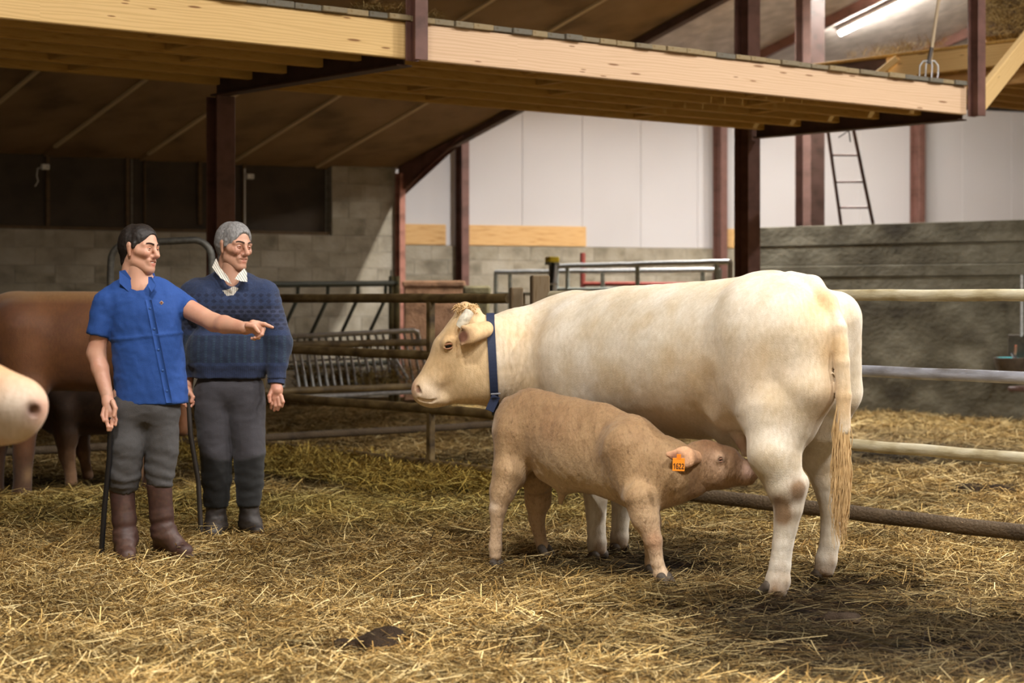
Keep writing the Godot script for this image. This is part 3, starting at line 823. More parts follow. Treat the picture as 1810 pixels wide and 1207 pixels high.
	var paint := func(p: Vector3, n: Vector3) -> Color:
		var a := patchy.get_noise_3dv(p) * 0.5 + 0.5
		var b := streak.get_noise_3d(p.x, p.y * 0.35, p.z) * 0.5 + 0.5
		var c := cream.lerp(lin(230, 224, 213), clampf(a * 2.2 - 0.6, 0, 1))
		var t := 0.22 * b + 0.3 * clampf(0.5 - a, 0, 1) + 0.4 * spot(p, on_cow(1240, 680, 0.32), 0.22) + 0.3 * spot(p, on_cow(1330, 650, 0.33), 0.15)
		t += 0.55 * spot(p, at(905, 560, 9.7), 0.16) + 0.35 * spot(p, at(912, 680, 9.7), 0.2)
		t += 0.4 * spot(p, on_cow(1390, 680, 0.35), 0.22) * a + 0.5 * spot(p, on_cow(1180, 760, 0.2), 0.25)
		t += clampf((p.y - 1.36) * 6.0, 0.0, 0.35) * b
		t += 0.75 * spot(p, at(1455, 535, 8.42), 0.1) + 0.75 * spot(p, at(1482, 610, 8.3), 0.1) + 0.7 * spot(p, at(1491, 710, 8.28), 0.12)
		c = c.lerp(tan_c, clampf(t, 0, 0.85))
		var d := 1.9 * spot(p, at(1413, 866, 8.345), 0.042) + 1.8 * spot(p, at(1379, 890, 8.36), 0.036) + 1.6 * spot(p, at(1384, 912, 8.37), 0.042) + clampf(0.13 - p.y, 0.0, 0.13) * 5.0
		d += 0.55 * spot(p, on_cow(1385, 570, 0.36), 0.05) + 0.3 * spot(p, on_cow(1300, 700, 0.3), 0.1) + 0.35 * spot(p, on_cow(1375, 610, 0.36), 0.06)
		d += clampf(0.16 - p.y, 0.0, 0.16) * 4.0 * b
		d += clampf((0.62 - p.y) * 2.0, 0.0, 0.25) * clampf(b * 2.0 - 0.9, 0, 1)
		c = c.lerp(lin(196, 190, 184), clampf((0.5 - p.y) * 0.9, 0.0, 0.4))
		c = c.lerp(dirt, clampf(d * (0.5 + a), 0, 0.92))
		return c.lerp(lin(206, 170, 152), clampf(spot(p, on_cow(1312, 792, 0.14), 0.06), 0, 0.8))
	var folds := func(p: Vector3, _n: Vector3) -> float:
		var px := 905.0 + p.x / -p.z * F
		var neck := exp(-pow((px - 912.0) / 24.0, 2.0)) * clampf((1.32 - p.y) * 5.0, 0, 1)
		if px < 872.0:
			return 0.0
		return 0.0045 * neck * sin((px + 14.0 * patchy.get_noise_3dv(p * 0.6)) * 0.5) + 0.0035 * patchy.get_noise_3dv(p * 1.3)
	var head_paint := func(p: Vector3, n: Vector3) -> Color:
		var a := patchy.get_noise_3dv(p * 2.0) * 0.5 + 0.5
		var b := streak.get_noise_3d(p.x, p.y * 0.5, p.z) * 0.5 + 0.5
		var c := lin(226, 200, 160).lerp(lin(204, 164, 112), clampf(0.35 * b + 0.6 * spot(p, at(800, 590, 9.6), 0.1) + 0.35 * spot(p, at(770, 650, 9.7), 0.12), 0, 0.9))
		c = c.lerp(lin(236, 216, 192), clampf(1.1 * spot(p, at(757, 697, 9.68), 0.075), 0, 0.9))
		c = c.lerp(lin(188, 134, 108), clampf(1.1 * spot(p, at(735, 686, 9.72), 0.032), 0, 0.9))
		c = c.lerp(lin(92, 56, 36), clampf(1.3 * spot(p, at(793.5, 613, 9.6), 0.019), 0, 0.95))
		c = c.lerp(lin(166, 124, 70), clampf(0.9 * spot(p, at(824, 545, 9.74), 0.06) * (0.5 + a), 0, 0.9))
		return c.lerp(lin(112, 72, 50), clampf(1.2 * spot(p, at(740, 690, 9.685), 0.017), 0, 0.9))
	var coat := fur(Color.WHITE, Vector3(3.2, 1.4, 3.2))
	var nape := at(868, 0, hd).x
	var all_paint := func(p: Vector3, n: Vector3) -> Color:
		return head_paint.call(p, n) if p.x < nape and p.z < -9.5 else paint.call(p, n)
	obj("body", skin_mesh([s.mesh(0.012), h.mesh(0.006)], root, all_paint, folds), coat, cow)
	obj("ear", skin_mesh([e.mesh(0.005)], root, func(p: Vector3, _n: Vector3) -> Color: return lin(206, 174, 130).lerp(lin(104, 58, 38), clampf(1.6 * spot(p, at(816, 594, 9.555), 0.038), 0, 0.95))), coat, cow)
	eye_ball(cow, at(793, 612, hd - 0.108), 0.021, Color(0.05, 0.025, 0.015))
	for q in [[-1.0, 0.006], [1.0, 0.0045]]:
		var lid := []
		for k in 9:
			var a := lerpf(-1.3, 1.3, k / 8.0)
			lid.append(at(793, 612, hd - 0.108) + Vector3(sin(a) * 0.026, -q[0] * 0.0125 * cos(a) + 0.004 * sin(a), cos(a) * 0.019) - root)
		obj("eyelid", tube(lid, [0.001, 0.004, q[1], q[1], q[1], q[1], q[1], 0.004, 0.001], 8), mat(rgb(150, 104, 72), 0.7), cow)
	obj("horn", tube([at(812, 577, 9.62) - root, at(820, 566, 9.61) - root, at(830, 551, 9.63) - root], [0.02, 0.03, 0.026], 12), mat(rgb(232, 226, 212), 0.5, M.blot, Vector3.ONE * 6.0, true), cow)
	# curly topknot between the horns, and the tail switch
	var rng := RandomNumberGenerator.new()
	rng.seed = 91
	var st := begin()
	for k in 320:
		var a := at(rng.randf_range(808, 842), rng.randf_range(540, 556), hd + rng.randf_range(-0.09, 0.09))
		var dir := Vector3(rng.randf_range(-0.7, 0.5), rng.randf_range(0.4, 1.0), rng.randf_range(-0.5, 0.7)).normalized()
		var cl := Vector3(rng.randf_range(-1, 1), -0.6, rng.randf_range(-1, 1)) * 0.022
		add_tube(st, [a - root, a + dir * 0.012 - root, a + dir * 0.02 + cl * 0.6 - root, a + dir * 0.018 + cl * 1.2 - root], [0.0026, 0.0024, 0.002, 0.001], 4, false)
	obj("topknot", st.commit(), mat(rgb(196, 160, 108), 0.8), cow)
	st = begin()
	for k in 260:
		var ang := rng.randf() * TAU
		var rr := 0.022 * sqrt(rng.randf())
		var top := at(1490 + rng.randf_range(-2, 2), 700 + rng.randf() * 90.0, 8.33) + Vector3(cos(ang) * rr, 0, sin(ang) * rr)
		var l := rng.randf_range(0.25, 0.5)
		var sway := rng.randf_range(-0.03, 0.008)
		var ph := rng.randf() * TAU
		var pts := []
		var rad := []
		for j in 8:
			var t := j / 7.0
			pts.append(top + Vector3(sway * t + cos(ang) * 0.014 * sin(t * PI) + sin(t * 12.0 + ph * 0.25) * 0.011 * t, -l * t, sin(ang) * 0.014 * sin(t * PI) + cos(t * 12.0 + ph) * 0.006 * t) - root)
			rad.append(lerpf(0.0036, 0.001, t))
		add_tube(st, pts, rad, 4, false)
	obj("tail_switch", st.commit(), mat(rgb(220, 188, 138), 0.7, noise_tex(0.05, [Color(0.75, 0.7, 0.62), Color(1, 1, 1)], 256, 3, 5), Vector3(6, 1, 6)), cow)
	# claws
	var toe := Vector3(-0.62, 0, -0.784)
	for q in [[1368, 1060, 8.42, 0.06], [1455, 1020, 8.96, 0.057], [1058, 988, 9.55, 0.056], [1095, 975, 9.85, 0.054]]:
		var p := at(q[0], q[1], q[2])
		p.y = ground_y(p.x, p.z) - 0.026
		obj("hoof", hoof_mesh(toe, q[3], 0.055), mat(Color.WHITE, 0.7).duplicate(), cow, Transform3D(Basis.IDENTITY, p - root))
		(cow.get_child(cow.get_child_count() - 1) as MeshInstance3D).material_override = hoof_material()
	# neck strap
	var up := (at(869, 553, 9.78) - at(877, 705, 9.78)).normalized()
	var axis := up.cross(Vector3.BACK).normalized()
	var centre := at(871, 634, 9.785)
	strap(cow, s, h, centre, up, Vector3.BACK, axis, root)

func hoof_material() -> StandardMaterial3D:
	if not M.has("hoof"):
		var m := mat(Color.WHITE, 0.7, M.blot, Vector3.ONE * 5.0)
		m.vertex_color_use_as_albedo = true
		M.hoof = m
	return M.hoof

func strap(cow: Node3D, s: Sdf, h: Sdf, centre: Vector3, up: Vector3, out: Vector3, axis: Vector3, root: Vector3) -> void:
	var st := begin()
	st.set_smooth_group(-1)
	var ids := s.all_ids()
	var rings := []
	var n := 56
	for k in n:
		var a := TAU * k / n
		var d := up * cos(a) + out * sin(a)
		var row := []
		for w in [-0.021, 0.021]:
			var p0: Vector3 = centre + axis * w
			var q := s.hit(p0 + d * 0.7, -d, 0.7)
			var q2 := h.hit(p0 + d * 0.7, -d, 0.7)
			var r := maxf((q - p0).length(), (q2 - p0).length() if (q2 - p0).dot(d) > 0 else 0.0)
			row.append(r)
		var rr: float = maxf(row[0], row[1])
		rings.append(rr)
	var pts := []
	for k in n:
		var r: float = (rings[(k + n - 1) % n] + rings[k] * 2.0 + rings[(k + 1) % n]) * 0.25 + 0.004
		var a := TAU * k / n
		var d := up * cos(a) + out * sin(a)
		pts.append([centre - axis * 0.021 + d * r, centre + axis * 0.021 + d * r, centre + axis * 0.021 + d * (r + 0.005), centre - axis * 0.021 + d * (r + 0.005)])
	for k in n:
		var p: Array = pts[k]
		var q: Array = pts[(k + 1) % n]
		for j in 4:
			var j2 := (j + 1) % 4
			quad(st, [p[j] - root, p[j2] - root, q[j2] - root, q[j] - root], false)
	st.generate_normals()
	var blue := mat(rgb(30, 44, 78), 0.7, noise_tex(0.08, [Color(0.7, 0.7, 0.7), Color(1, 1, 1)], 256, 2, 3), Vector3.ONE * 8.0)
	blue.cull_mode = BaseMaterial3D.CULL_DISABLED
	obj("neck_strap", st.commit(), blue, cow)
	obj("strap_end", box(Vector3(0.045, 0.085, 0.006), 0.002), blue, cow, Transform3D(Basis(Vector3.BACK, -0.42), at(871, 713, 9.63) - root))
	obj("strap_keeper", box(Vector3(0.05, 0.008, 0.012), 0.003), mat(rgb(120, 122, 130), 0.4), cow, Transform3D(Basis(Vector3.BACK, 0.05), at(876, 696, 9.605) - root))
# ---------------------------------------------------------------- the suckling calf
func on_calf(px: float, py: float, z: float) -> Vector3:
	var m := (px - 905.0) / F
	var x := (m * (9.46 - 0.707 * z) - 0.04 + 0.707 * z) / (0.707 + 0.707 * m)
	return at(px, py, 9.46 - 0.707 * x - 0.707 * z)

func build_calf() -> void:
	var lat := Vector3(-0.707, 0, 0.707)
	var s := Sdf.new()
	s.cap(on_calf(943, 757, 0), on_calf(1025, 790, 0), 0.185, 0.205, 0.06, lat, 0.76)
	s.cap(on_calf(1025, 790, 0), on_calf(1105, 816, 0), 0.205, 0.2, 0.06, lat, 0.74)
	s.cap(on_calf(940, 712, 0), on_calf(1065, 744, 0), 0.055, 0.06, 0.08)
	s.cap(on_calf(1065, 744, 0), on_calf(1120, 762, 0), 0.06, 0.06, 0.08)
	s.ball(on_calf(920, 746, 0), 0.135, 0.06, lat, 1.0)
	s.cap(on_calf(912, 770, 0.07), on_calf(903, 838, 0.1), 0.115, 0.085, 0.06)
	s.cap(on_calf(930, 775, -0.08), on_calf(950, 845, -0.1), 0.11, 0.085, 0.06)
	s.chain([[at(899, 835, 9.32), 0.082], [at(888, 868, 9.31), 0.058], [at(880, 900, 9.3), 0.042], [at(877, 938, 9.3), 0.029], [at(876, 966, 9.3), 0.032], [at(876, 982, 9.3), 0.031]], 0.035)
	s.chain([[at(951, 848, 9.6), 0.08], [at(951, 885, 9.6), 0.06], [at(948, 915, 9.6), 0.042], [at(956, 955, 9.62), 0.03], [at(960, 968, 9.62), 0.033], [at(961, 975, 9.62), 0.031]], 0.035)
	# belly fringe
	s.cap(on_calf(965, 835, 0.03), on_calf(1000, 858, 0.02), 0.045, 0.035, 0.06)
	s.cap(on_calf(996, 860, 0.0), on_calf(991, 888, 0.0), 0.03, 0.012, 0.04)
	# shoulders, forelegs
	s.cap(on_calf(1112, 795, 0.07), on_calf(1130, 872, 0.08), 0.135, 0.088, 0.07)
	s.cap(on_calf(1110, 800, -0.08), on_calf(1135, 880, -0.09), 0.12, 0.08, 0.06)
	s.chain([[at(1132, 880, 8.7), 0.084], [at(1140, 915, 8.68), 0.06], [at(1155, 955, 8.65), 0.042], [at(1162, 995, 8.64), 0.028], [at(1168, 1014, 8.64), 0.033], [at(1171, 1024, 8.63), 0.031]], 0.035)
	s.chain([[at(1138, 885, 8.92), 0.075], [at(1148, 925, 8.95), 0.05], [at(1152, 960, 8.97), 0.038], [at(1150, 992, 8.98), 0.028], [at(1152, 1004, 8.98), 0.03]], 0.035)
	s.ball(on_calf(1140, 850, 0.0), 0.12, 0.08)
	# neck
	s.cap(on_calf(1120, 815, 0), at(1180, 832, 8.76), 0.19, 0.148, 0.06, lat, 0.7)
	s.cap(at(1180, 832, 8.76), at(1225, 832, 8.75), 0.145, 0.11, 0.05, Vector3.BACK, 0.66)
	s.cap(at(1150, 885, 8.74), at(1222, 862, 8.74), 0.045, 0.04, 0.06, Vector3.BACK, 0.8)
	# tail hanging behind
	s.chain([[at(897, 712, 9.5), 0.03], [at(885, 735, 9.53), 0.025], [at(881, 780, 9.53), 0.018], [at(881, 830, 9.52), 0.014]], 0.03)
	var hd := 8.75
	var hz := Vector3.BACK
	var h := Sdf.new()
	h.cap(at(1205, 832, 8.755), at(1236, 826, hd), 0.1, 0.105, 0.03, hz, 0.66)
	h.cap(at(1238, 822, hd), at(1272, 826, hd), 0.11, 0.092, 0.04, hz, 0.72)
	h.cap(at(1250, 803, hd), at(1285, 812, hd), 0.06, 0.056, 0.04, hz, 1.25)
	h.cap(at(1272, 828, hd), at(1318, 834, hd), 0.084, 0.055, 0.04, hz, 0.85)
	h.cap(at(1245, 842, hd), at(1310, 846, hd), 0.055, 0.03, 0.03, hz, 0.8)
	h.ball(at(1322, 834, hd), 0.05, 0.02, hz, 1.1)
	h.cap(at(1308, 849, hd), at(1325, 850, hd), 0.02, 0.018, 0.015, hz, 1.4)
	h.ball(at(1272, 809, hd - 0.07), 0.024, 0.025)
	h.cut(at(1304, 846, hd - 0.09), at(1336, 842, hd - 0.06), 0.006, 0.006, 0.012)
	h.cut(at(1331, 825, hd - 0.045), at(1332, 824, hd - 0.055), 0.008, 0.008, 0.008)
	h.cut(at(1274, 813, hd - 0.1), at(1274.1, 813, hd - 0.1), 0.013, 0.013, 0.006)
	var e := Sdf.new()
	var en := Vector3(0.1, 0.35, 0.9)
	e.cap(at(1232, 808, hd - 0.07), at(1210, 808, hd - 0.12), 0.03, 0.05, 0.02, en, 0.5)
	e.cap(at(1210, 808, hd - 0.12), at(1182, 803, hd - 0.14), 0.048, 0.014, 0.02, en, 0.5)
	e.cut(at(1206, 812, hd - 0.165), at(1186, 806, hd - 0.172), 0.028, 0.016, 0.015, en, 0.7)
	var root := Vector3(0.37, 0, -9.13)
	var calf := thing("calf", root, "light brown calf with an orange ear tag, drinking under the cream cow", "calf")
	var brown := lin(168, 138, 100)
	var paint := func(p: Vector3, n: Vector3) -> Color:
		var a := patchy.get_noise_3dv(p * 1.5) * 0.5 + 0.5
		var b := streak.get_noise_3d(p.x, p.y * 0.5, p.z) * 0.5 + 0.5
		var c := brown.lerp(lin(134, 100, 66), clampf(0.6 * b + (p.y - 0.6) * 1.3, 0, 0.85))
		c = c.lerp(lin(206, 182, 148), clampf(0.95 * spot(p, on_calf(985, 850, 0.08), 0.17) + 0.75 * spot(p, on_calf(1060, 870, 0.1), 0.14), 0, 0.8))
		c = c.lerp(lin(204, 176, 146), clampf((0.46 - p.y) * 2.6, 0.0, 0.9))
		c = c.lerp(lin(150, 104, 70), clampf(0.8 * spot(p, at(1158, 956, 8.6), 0.05) + 0.35 * spot(p, on_calf(960, 750, 0.2), 0.12), 0, 0.6))
		c = c.lerp(lin(236, 222, 206), clampf(0.9 * spot(p, at(880, 757, 9.4), 0.035) + 0.8 * spot(p, at(1180, 1024, 8.58), 0.03) + 0.5 * spot(p, at(871, 895, 9.28), 0.03), 0, 0.9))
		return c.lerp(lin(120, 92, 62), clampf((0.07 - p.y) * 8.0, 0.0, 0.5) * b)
	var head_paint := func(p: Vector3, n: Vector3) -> Color:
		var b := streak.get_noise_3dv(p * 1.4) * 0.5 + 0.5
		var c := lin(160, 128, 94).lerp(lin(124, 86, 54), clampf(0.9 * spot(p, at(1258, 786, 8.72), 0.09) + 0.5 * spot(p, at(1300, 806, 8.72), 0.06) + 0.25 * b, 0, 0.9))
		c = c.lerp(lin(200, 166, 138), clampf(0.9 * spot(p, at(1268, 815, 8.64), 0.05) + 0.5 * spot(p, at(1285, 835, 8.65), 0.06), 0, 0.8))
		c = c.lerp(lin(196, 162, 146), clampf(1.1 * spot(p, at(1326, 832, 8.7), 0.045), 0, 0.9))
		return c.lerp(lin(50, 30, 20), clampf(1.3 * spot(p, at(1274, 813, 8.66), 0.013), 0, 0.9))
	var ruffle := func(p: Vector3, _n: Vector3) -> float:
		return 0.004 * streak.get_noise_3d(p.x * 1.2, p.y * 0.5, p.z * 1.2)
	var coat := curly()
	h.planes.append(Plane(Vector3.LEFT, -at(1206, 0, hd).x))
	var nape := at(1214, 0, hd).x
	var all_paint := func(p: Vector3, n: Vector3) -> Color:
		return head_paint.call(p, n) if p.x > nape else paint.call(p, n)
	obj("body", skin_mesh([s.mesh(0.0095), h.mesh(0.0048)], root, all_paint, ruffle), coat, calf)
	obj("ear", skin_mesh([e.mesh(0.004)], root, func(p: Vector3, _n: Vector3) -> Color: return lin(206, 160, 122).lerp(lin(120, 66, 44), clampf(1.2 * spot(p, at(1196, 808, 8.59), 0.035), 0, 0.85))), coat, calf)
	eye_ball(calf, at(1273.5, 813, hd - 0.077), 0.0125, Color(0.03, 0.018, 0.012))
	for q in [-1.0, 1.0]:
		var lid := []
		for k in 7:
			var a := lerpf(-1.2, 1.2, k / 6.0)
			lid.append(at(1273.5, 813, hd - 0.077) + Vector3(sin(a) * 0.015, -q * 0.0065 * cos(a) + 0.003 * sin(a), cos(a) * 0.0115) - root)
		obj("eyelid", tube(lid, [0.001, 0.0028, 0.0034, 0.0036, 0.0034, 0.0028, 0.001], 6), mat(rgb(150, 108, 84), 0.7), calf)
	var toe := Vector3(0.707, 0, 0.707)
	for q in [[877, 1002, 9.29, 0.041], [962, 988, 9.6, 0.04], [1174, 1042, 8.62, 0.042], [1153, 1018, 8.97, 0.039]]:
		var p := at(q[0], q[1], q[2])
		p.y = ground_y(p.x, p.z) - 0.006
		obj("hoof", hoof_mesh(toe, q[3], 0.05), hoof_material(), calf, Transform3D(Basis.IDENTITY, p - root))
	# orange ear tag, number in black
	var tag_t := Transform3D(Basis(Vector3.BACK, -0.03), at(1199.5, 821, 8.555) - root)
	var plate := obj("ear_tag", box(Vector3(0.056, 0.06, 0.003), 0.001), mat(rgb(240, 142, 30), 0.5), calf, tag_t)
	obj("tag_stud", box(Vector3(0.02, 0.024, 0.004), 0.002), mat(rgb(232, 130, 26), 0.5), plate, Transform3D(Basis.IDENTITY, Vector3(0.0, 0.036, 0)))
	var tm := TextMesh.new()
	tm.text = "1622"
	var fnt := SystemFont.new()
	fnt.font_names = PackedStringArray(["Droid Sans"])
	fnt.font_weight = 700
	tm.font = fnt
	tm.font_size = 32
	tm.pixel_size = 0.00092
	tm.depth = 0.001
	obj("tag_number", tm, mat(rgb(20, 16, 12), 0.6), plate, Transform3D(Basis.from_scale(Vector3(0.8, 1.25, 1)), Vector3(0, -0.008, 0.0018)))
# ---------------------------------------------------------------- people
func tilt(from: Vector3, yaw: float, pitch: float, roll: float) -> Transform3D:   # a head's own axes: x to its left, y up, z out of the face
	return Transform3D(Basis(Vector3.UP, yaw) * Basis(Vector3.RIGHT, pitch) * Basis(Vector3.BACK, roll), from)

# a head about 0.23 m tall around its centre; t carries it into the world
func head_solid(s: Sdf, t: Transform3D, old: bool) -> void:
	var b := t.basis
	var x := b.x
	var cap := func(a: Vector3, c: Vector3, ra: float, rb: float, k: float, n := Vector3.ZERO, w := 1.0) -> void:
		s.cap(t * a, t * c, ra, rb, k, b * n if n != Vector3.ZERO else n, w)
	var X := Vector3.RIGHT
	cap.call(Vector3(0, 0.04, -0.022), Vector3(0, 0.042, 0.006), 0.089, 0.083, 0.02, X, 0.86)           # skull
	cap.call(Vector3(0, 0.0, 0.008), Vector3(0, -0.05, 0.03), 0.077, 0.054, 0.03, X, 0.86)              # face
	cap.call(Vector3(0.036, -0.055, 0.012), Vector3(0.012, -0.09, 0.062), 0.032, 0.022, 0.03)           # jaw
	cap.call(Vector3(-0.036, -0.055, 0.012), Vector3(-0.012, -0.09, 0.062), 0.032, 0.022, 0.03)
	cap.call(Vector3(-0.007, -0.094, 0.069), Vector3(0.007, -0.094, 0.069), 0.019, 0.019, 0.02)         # chin
	for e in [-1.0, 1.0]:
		cap.call(Vector3(0.014 * e, 0.03, 0.083), Vector3(0.05 * e, 0.028, 0.066), 0.012, 0.012, 0.018)   # brow
		cap.call(Vector3(0.04 * e, -0.012, 0.066), Vector3(0.056 * e, -0.006, 0.038), 0.024 if not old else 0.022, 0.02, 0.025)   # cheek
		s.cut(t * Vector3(0.032 * e, 0.012, 0.103), t * Vector3(0.036 * e, 0.012, 0.1), 0.015, 0.014, 0.014)   # socket
	cap.call(Vector3(0, 0.02, 0.086), Vector3(0, -0.02, 0.113), 0.0085, 0.012, 0.012)                 # nose
	cap.call(Vector3(-0.011, -0.028, 0.09), Vector3(0.011, -0.028, 0.09), 0.0095, 0.0095, 0.01)
	cap.call(Vector3(0, -0.022, 0.112), Vector3(0, -0.026, 0.106), 0.012, 0.012, 0.008)
	cap.call(Vector3(-0.02, -0.05, 0.078), Vector3(0.02, -0.05, 0.078), 0.0125, 0.0125, 0.015)          # upper lip
	cap.call(Vector3(-0.016, -0.066, 0.08), Vector3(0.016, -0.066, 0.08), 0.0095, 0.0095, 0.012)        # lower lip
	var gap := 0.0058 if not old else 0.0028
	s.cut(t * Vector3(-0.025, -0.053, 0.084), t * Vector3(0, -0.0588, 0.093), 0.0024, gap, 0.003)       # smile
	s.cut(t * Vector3(0.025, -0.053, 0.084), t * Vector3(0, -0.0588, 0.093), 0.0024, gap, 0.003)
	for e in [-1.0, 1.0]:   # ears
		cap.call(Vector3(0.077 * e, 0.02, -0.012), Vector3(0.074 * e, -0.026, -0.004), 0.019, 0.011, 0.006, Vector3(1, 0, -0.35 * e), 0.5)
		s.cut(t * Vector3(0.094 * e, 0.008, -0.002), t * Vector3(0.09 * e, -0.008, 0.0), 0.009, 0.006, 0.006)
	cap.call(Vector3(0, -0.05, -0.028), Vector3(0, -0.16, -0.035), 0.058, 0.06, 0.025)                   # neck

func hand_chain(s: Sdf, pts: Array, r0: float, r1: float) -> void:
	for i in pts.size() - 1:
		s.cap(pts[i], pts[i + 1], lerpf(r0, r1, float(i) / (pts.size() - 1)), lerpf(r0, r1, float(i + 1) / (pts.size() - 1)), 0.004)

func skin_mat() -> StandardMaterial3D:
	if not M.has("skin"):
		var m := mat(Color.WHITE, 0.5)
		m.vertex_color_use_as_albedo = true
		m.subsurf_scatter_enabled = true
		m.subsurf_scatter_strength = 0.12
		M.skin = m
	return M.skin

func cloth(color: Color, scale := 14.0, bump := 0.05) -> StandardMaterial3D:
	var m := mat(color, 0.85, noise_tex(0.16, [Color(0.86, 0.86, 0.86), Color(1, 1, 1)], 256, 3, 71), Vector3.ONE * scale * 0.3, false, M.rough, bump)
	m.rim_enabled = true
	m.rim = 0.15
	return m

func front(s: Sdf, px: float, py: float, d: float) -> Vector3:   # the point of a solid seen from the front at a place
	var p := at(px, py, d - 0.45)
	return s.hit(p, at(px, py, d) - p, 1.2)

func white_paint(_p: Vector3, _n: Vector3) -> Color:
	return Color.WHITE

func disc(parent: Node3D, called: String, t: Transform3D, r: float, thick: float, m: Material) -> MeshInstance3D:
	var c := CylinderMesh.new()
	c.top_radius = r * 0.85
	c.bottom_radius = r
	c.height = thick
	c.radial_segments = 14
	return obj(called, c, m, parent, t * Transform3D(Basis(Vector3.RIGHT, PI / 2), Vector3.ZERO))

func facing(p: Vector3, n: Vector3) -> Transform3D:   # z out along n
	var x := Vector3.UP.cross(n).normalized()
	return Transform3D(Basis(x, n.cross(x), n), p)

func face_details(person: Node3D, t: Transform3D, s: Sdf, brow: Color, old: bool) -> void:
	var root := person.position
	var white := mat(rgb(212, 204, 196), 0.35)
	var iris := mat(rgb(46, 32, 24), 0.2)
	var lid := mat(rgb(196, 138, 112) if not old else rgb(186, 122, 98), 0.6)
	for e in [-1.0, 1.0]:
		var c: Vector3 = t * Vector3(0.032 * e, 0.01, 0.074)
		var sm := SphereMesh.new()
		sm.radius = 0.0125
		sm.height = 0.025
		var ball := obj("eye", sm, white, person, Transform3D(t.basis, c - root))
		var pm := SphereMesh.new()
		pm.radius = 0.0062
		pm.height = 0.0062
		obj("iris", pm, iris, ball, Transform3D(Basis.IDENTITY, Vector3(0.001, -0.001, 0.0098)))
		# lids as arcs over the ball
		for q in [[0.0058 if not old else 0.0042, 0.004], [-0.0056 if not old else -0.0044, 0.003]]:
			var arc := []
			for k in 7:
				var a := lerpf(-1.15, 1.15, k / 6.0)
				arc.append(t.basis * Vector3(sin(a) * 0.0138, q[0] * cos(a * 0.9), cos(a) * 0.0125) + c - root)
			obj("eyelid", tube(arc, [0.001, 0.0026, 0.0032, 0.0034, 0.0032, 0.0026, 0.001], 6), lid, person)
		# eyebrow of short hairs
		var st := begin()
		for k in 16:
			var f := k / 15.0
			var p := t * Vector3((0.015 + 0.036 * f) * e, 0.033 + 0.005 * sin(f * 2.6), 0.14)
			var hp := s.hit(p, -t.basis.z, 0.2)
			var d := (t.basis * Vector3(0.9 * e, 0.3 - 0.5 * f, 0.1)).normalized()
			for j in 2:
				var o := t.basis * Vector3(0, 0.0022 * (j * 2 - 1), 0.0005)
				add_tube(st, [hp + o - d * 0.004 - root, hp + o + t.basis.z * 0.0024 - root, hp + o + d * 0.005 - root], [0.0014, 0.0017, 0.0007], 4, false)
		obj("eyebrow", st.commit(), mat(brow, 0.8), person)
	# teeth in the smile
	if not old:
		var arc := []
		for k in 7:
			var f := lerpf(-1.0, 1.0, k / 6.0)
			arc.append(t * Vector3(0.021 * f, -0.0575 + 0.004 * f * f, 0.0845 - 0.010 * f * f) - root)
		obj("teeth", tube(arc, [0.001, 0.0036, 0.004, 0.004, 0.004, 0.0036, 0.001], 6), mat(rgb(236, 228, 214), 0.35), person)

func hair_cap(person: Node3D, t: Transform3D, color: Color, color_b: Color, front_y: float, temple: float, nape: float, puff: float, sd: int) -> void:
	var s := Sdf.new()
	var X := t.basis.x
	s.cap(t * Vector3(0, 0.042, -0.026), t * Vector3(0, 0.05, 0.002), 0.096 + puff, 0.087 + puff, 0.02, X, 0.87)
	s.cap(t * Vector3(0, 0.0, -0.045), t * Vector3(0, nape, -0.05), 0.07 + puff, 0.056, 0.03, X, 0.95)
	for e in [-1.0, 1.0]:
		s.cap(t * Vector3(0.07 * e, 0.03, 0.018), t * Vector3(0.074 * e, temple, 0.016), 0.013, 0.007, 0.012)
		s.cut(t * Vector3(0.1 * e, -0.002, -0.008), t * Vector3(0.085 * e, -0.03, -0.003), 0.028, 0.02, 0.006)
	s.cut(t * Vector3(0, -0.01, 0.125), t * Vector3(0, -0.08, 0.10), 0.1, 0.1, 0.008, X, 0.98)
	s.cut(t * Vector3(0, front_y - 0.05, 0.118), t * Vector3(0, front_y - 0.06, 0.118), 0.062, 0.062, 0.01, X, 1.15)
	s.cut(t * Vector3(0.09, -0.075, 0.06), t * Vector3(0.09, -0.075, 0.03), 0.085, 0.085, 0.006)
	s.cut(t * Vector3(-0.09, -0.075, 0.06), t * Vector3(-0.09, -0.075, 0.03), 0.085, 0.085, 0.006)
	var n := FastNoiseLite.new()
	n.seed = sd
	n.frequency = 60.0
	var inv := t.affine_inverse()
	var shade := func(p: Vector3, _n: Vector3) -> Color:
		var q := inv * p
		return color.lerp(color_b, clampf(n.get_noise_3d(q.x * 2.6, q.y * 0.5, q.z * 1.2) * 1.1 + 0.5, 0, 1))
	var warp := func(p: Vector3, _n: Vector3) -> float:
		var q := inv * p
		return 0.0022 * n.get_noise_3d(q.x * 1.8, q.y * 0.7, q.z * 0.7)
	var m := mat(Color.WHITE, 0.6, M.rough, Vector3(9, 3, 9), false)
	m.vertex_color_use_as_albedo = true
	m.albedo_texture = noise_tex(0.05, [Color(0.6, 0.6, 0.6), Color(1, 1, 1)], 256, 3, 9)
	obj("hair", skin_mesh([s.mesh(0.0042)], person.position, shade, warp), m, person)

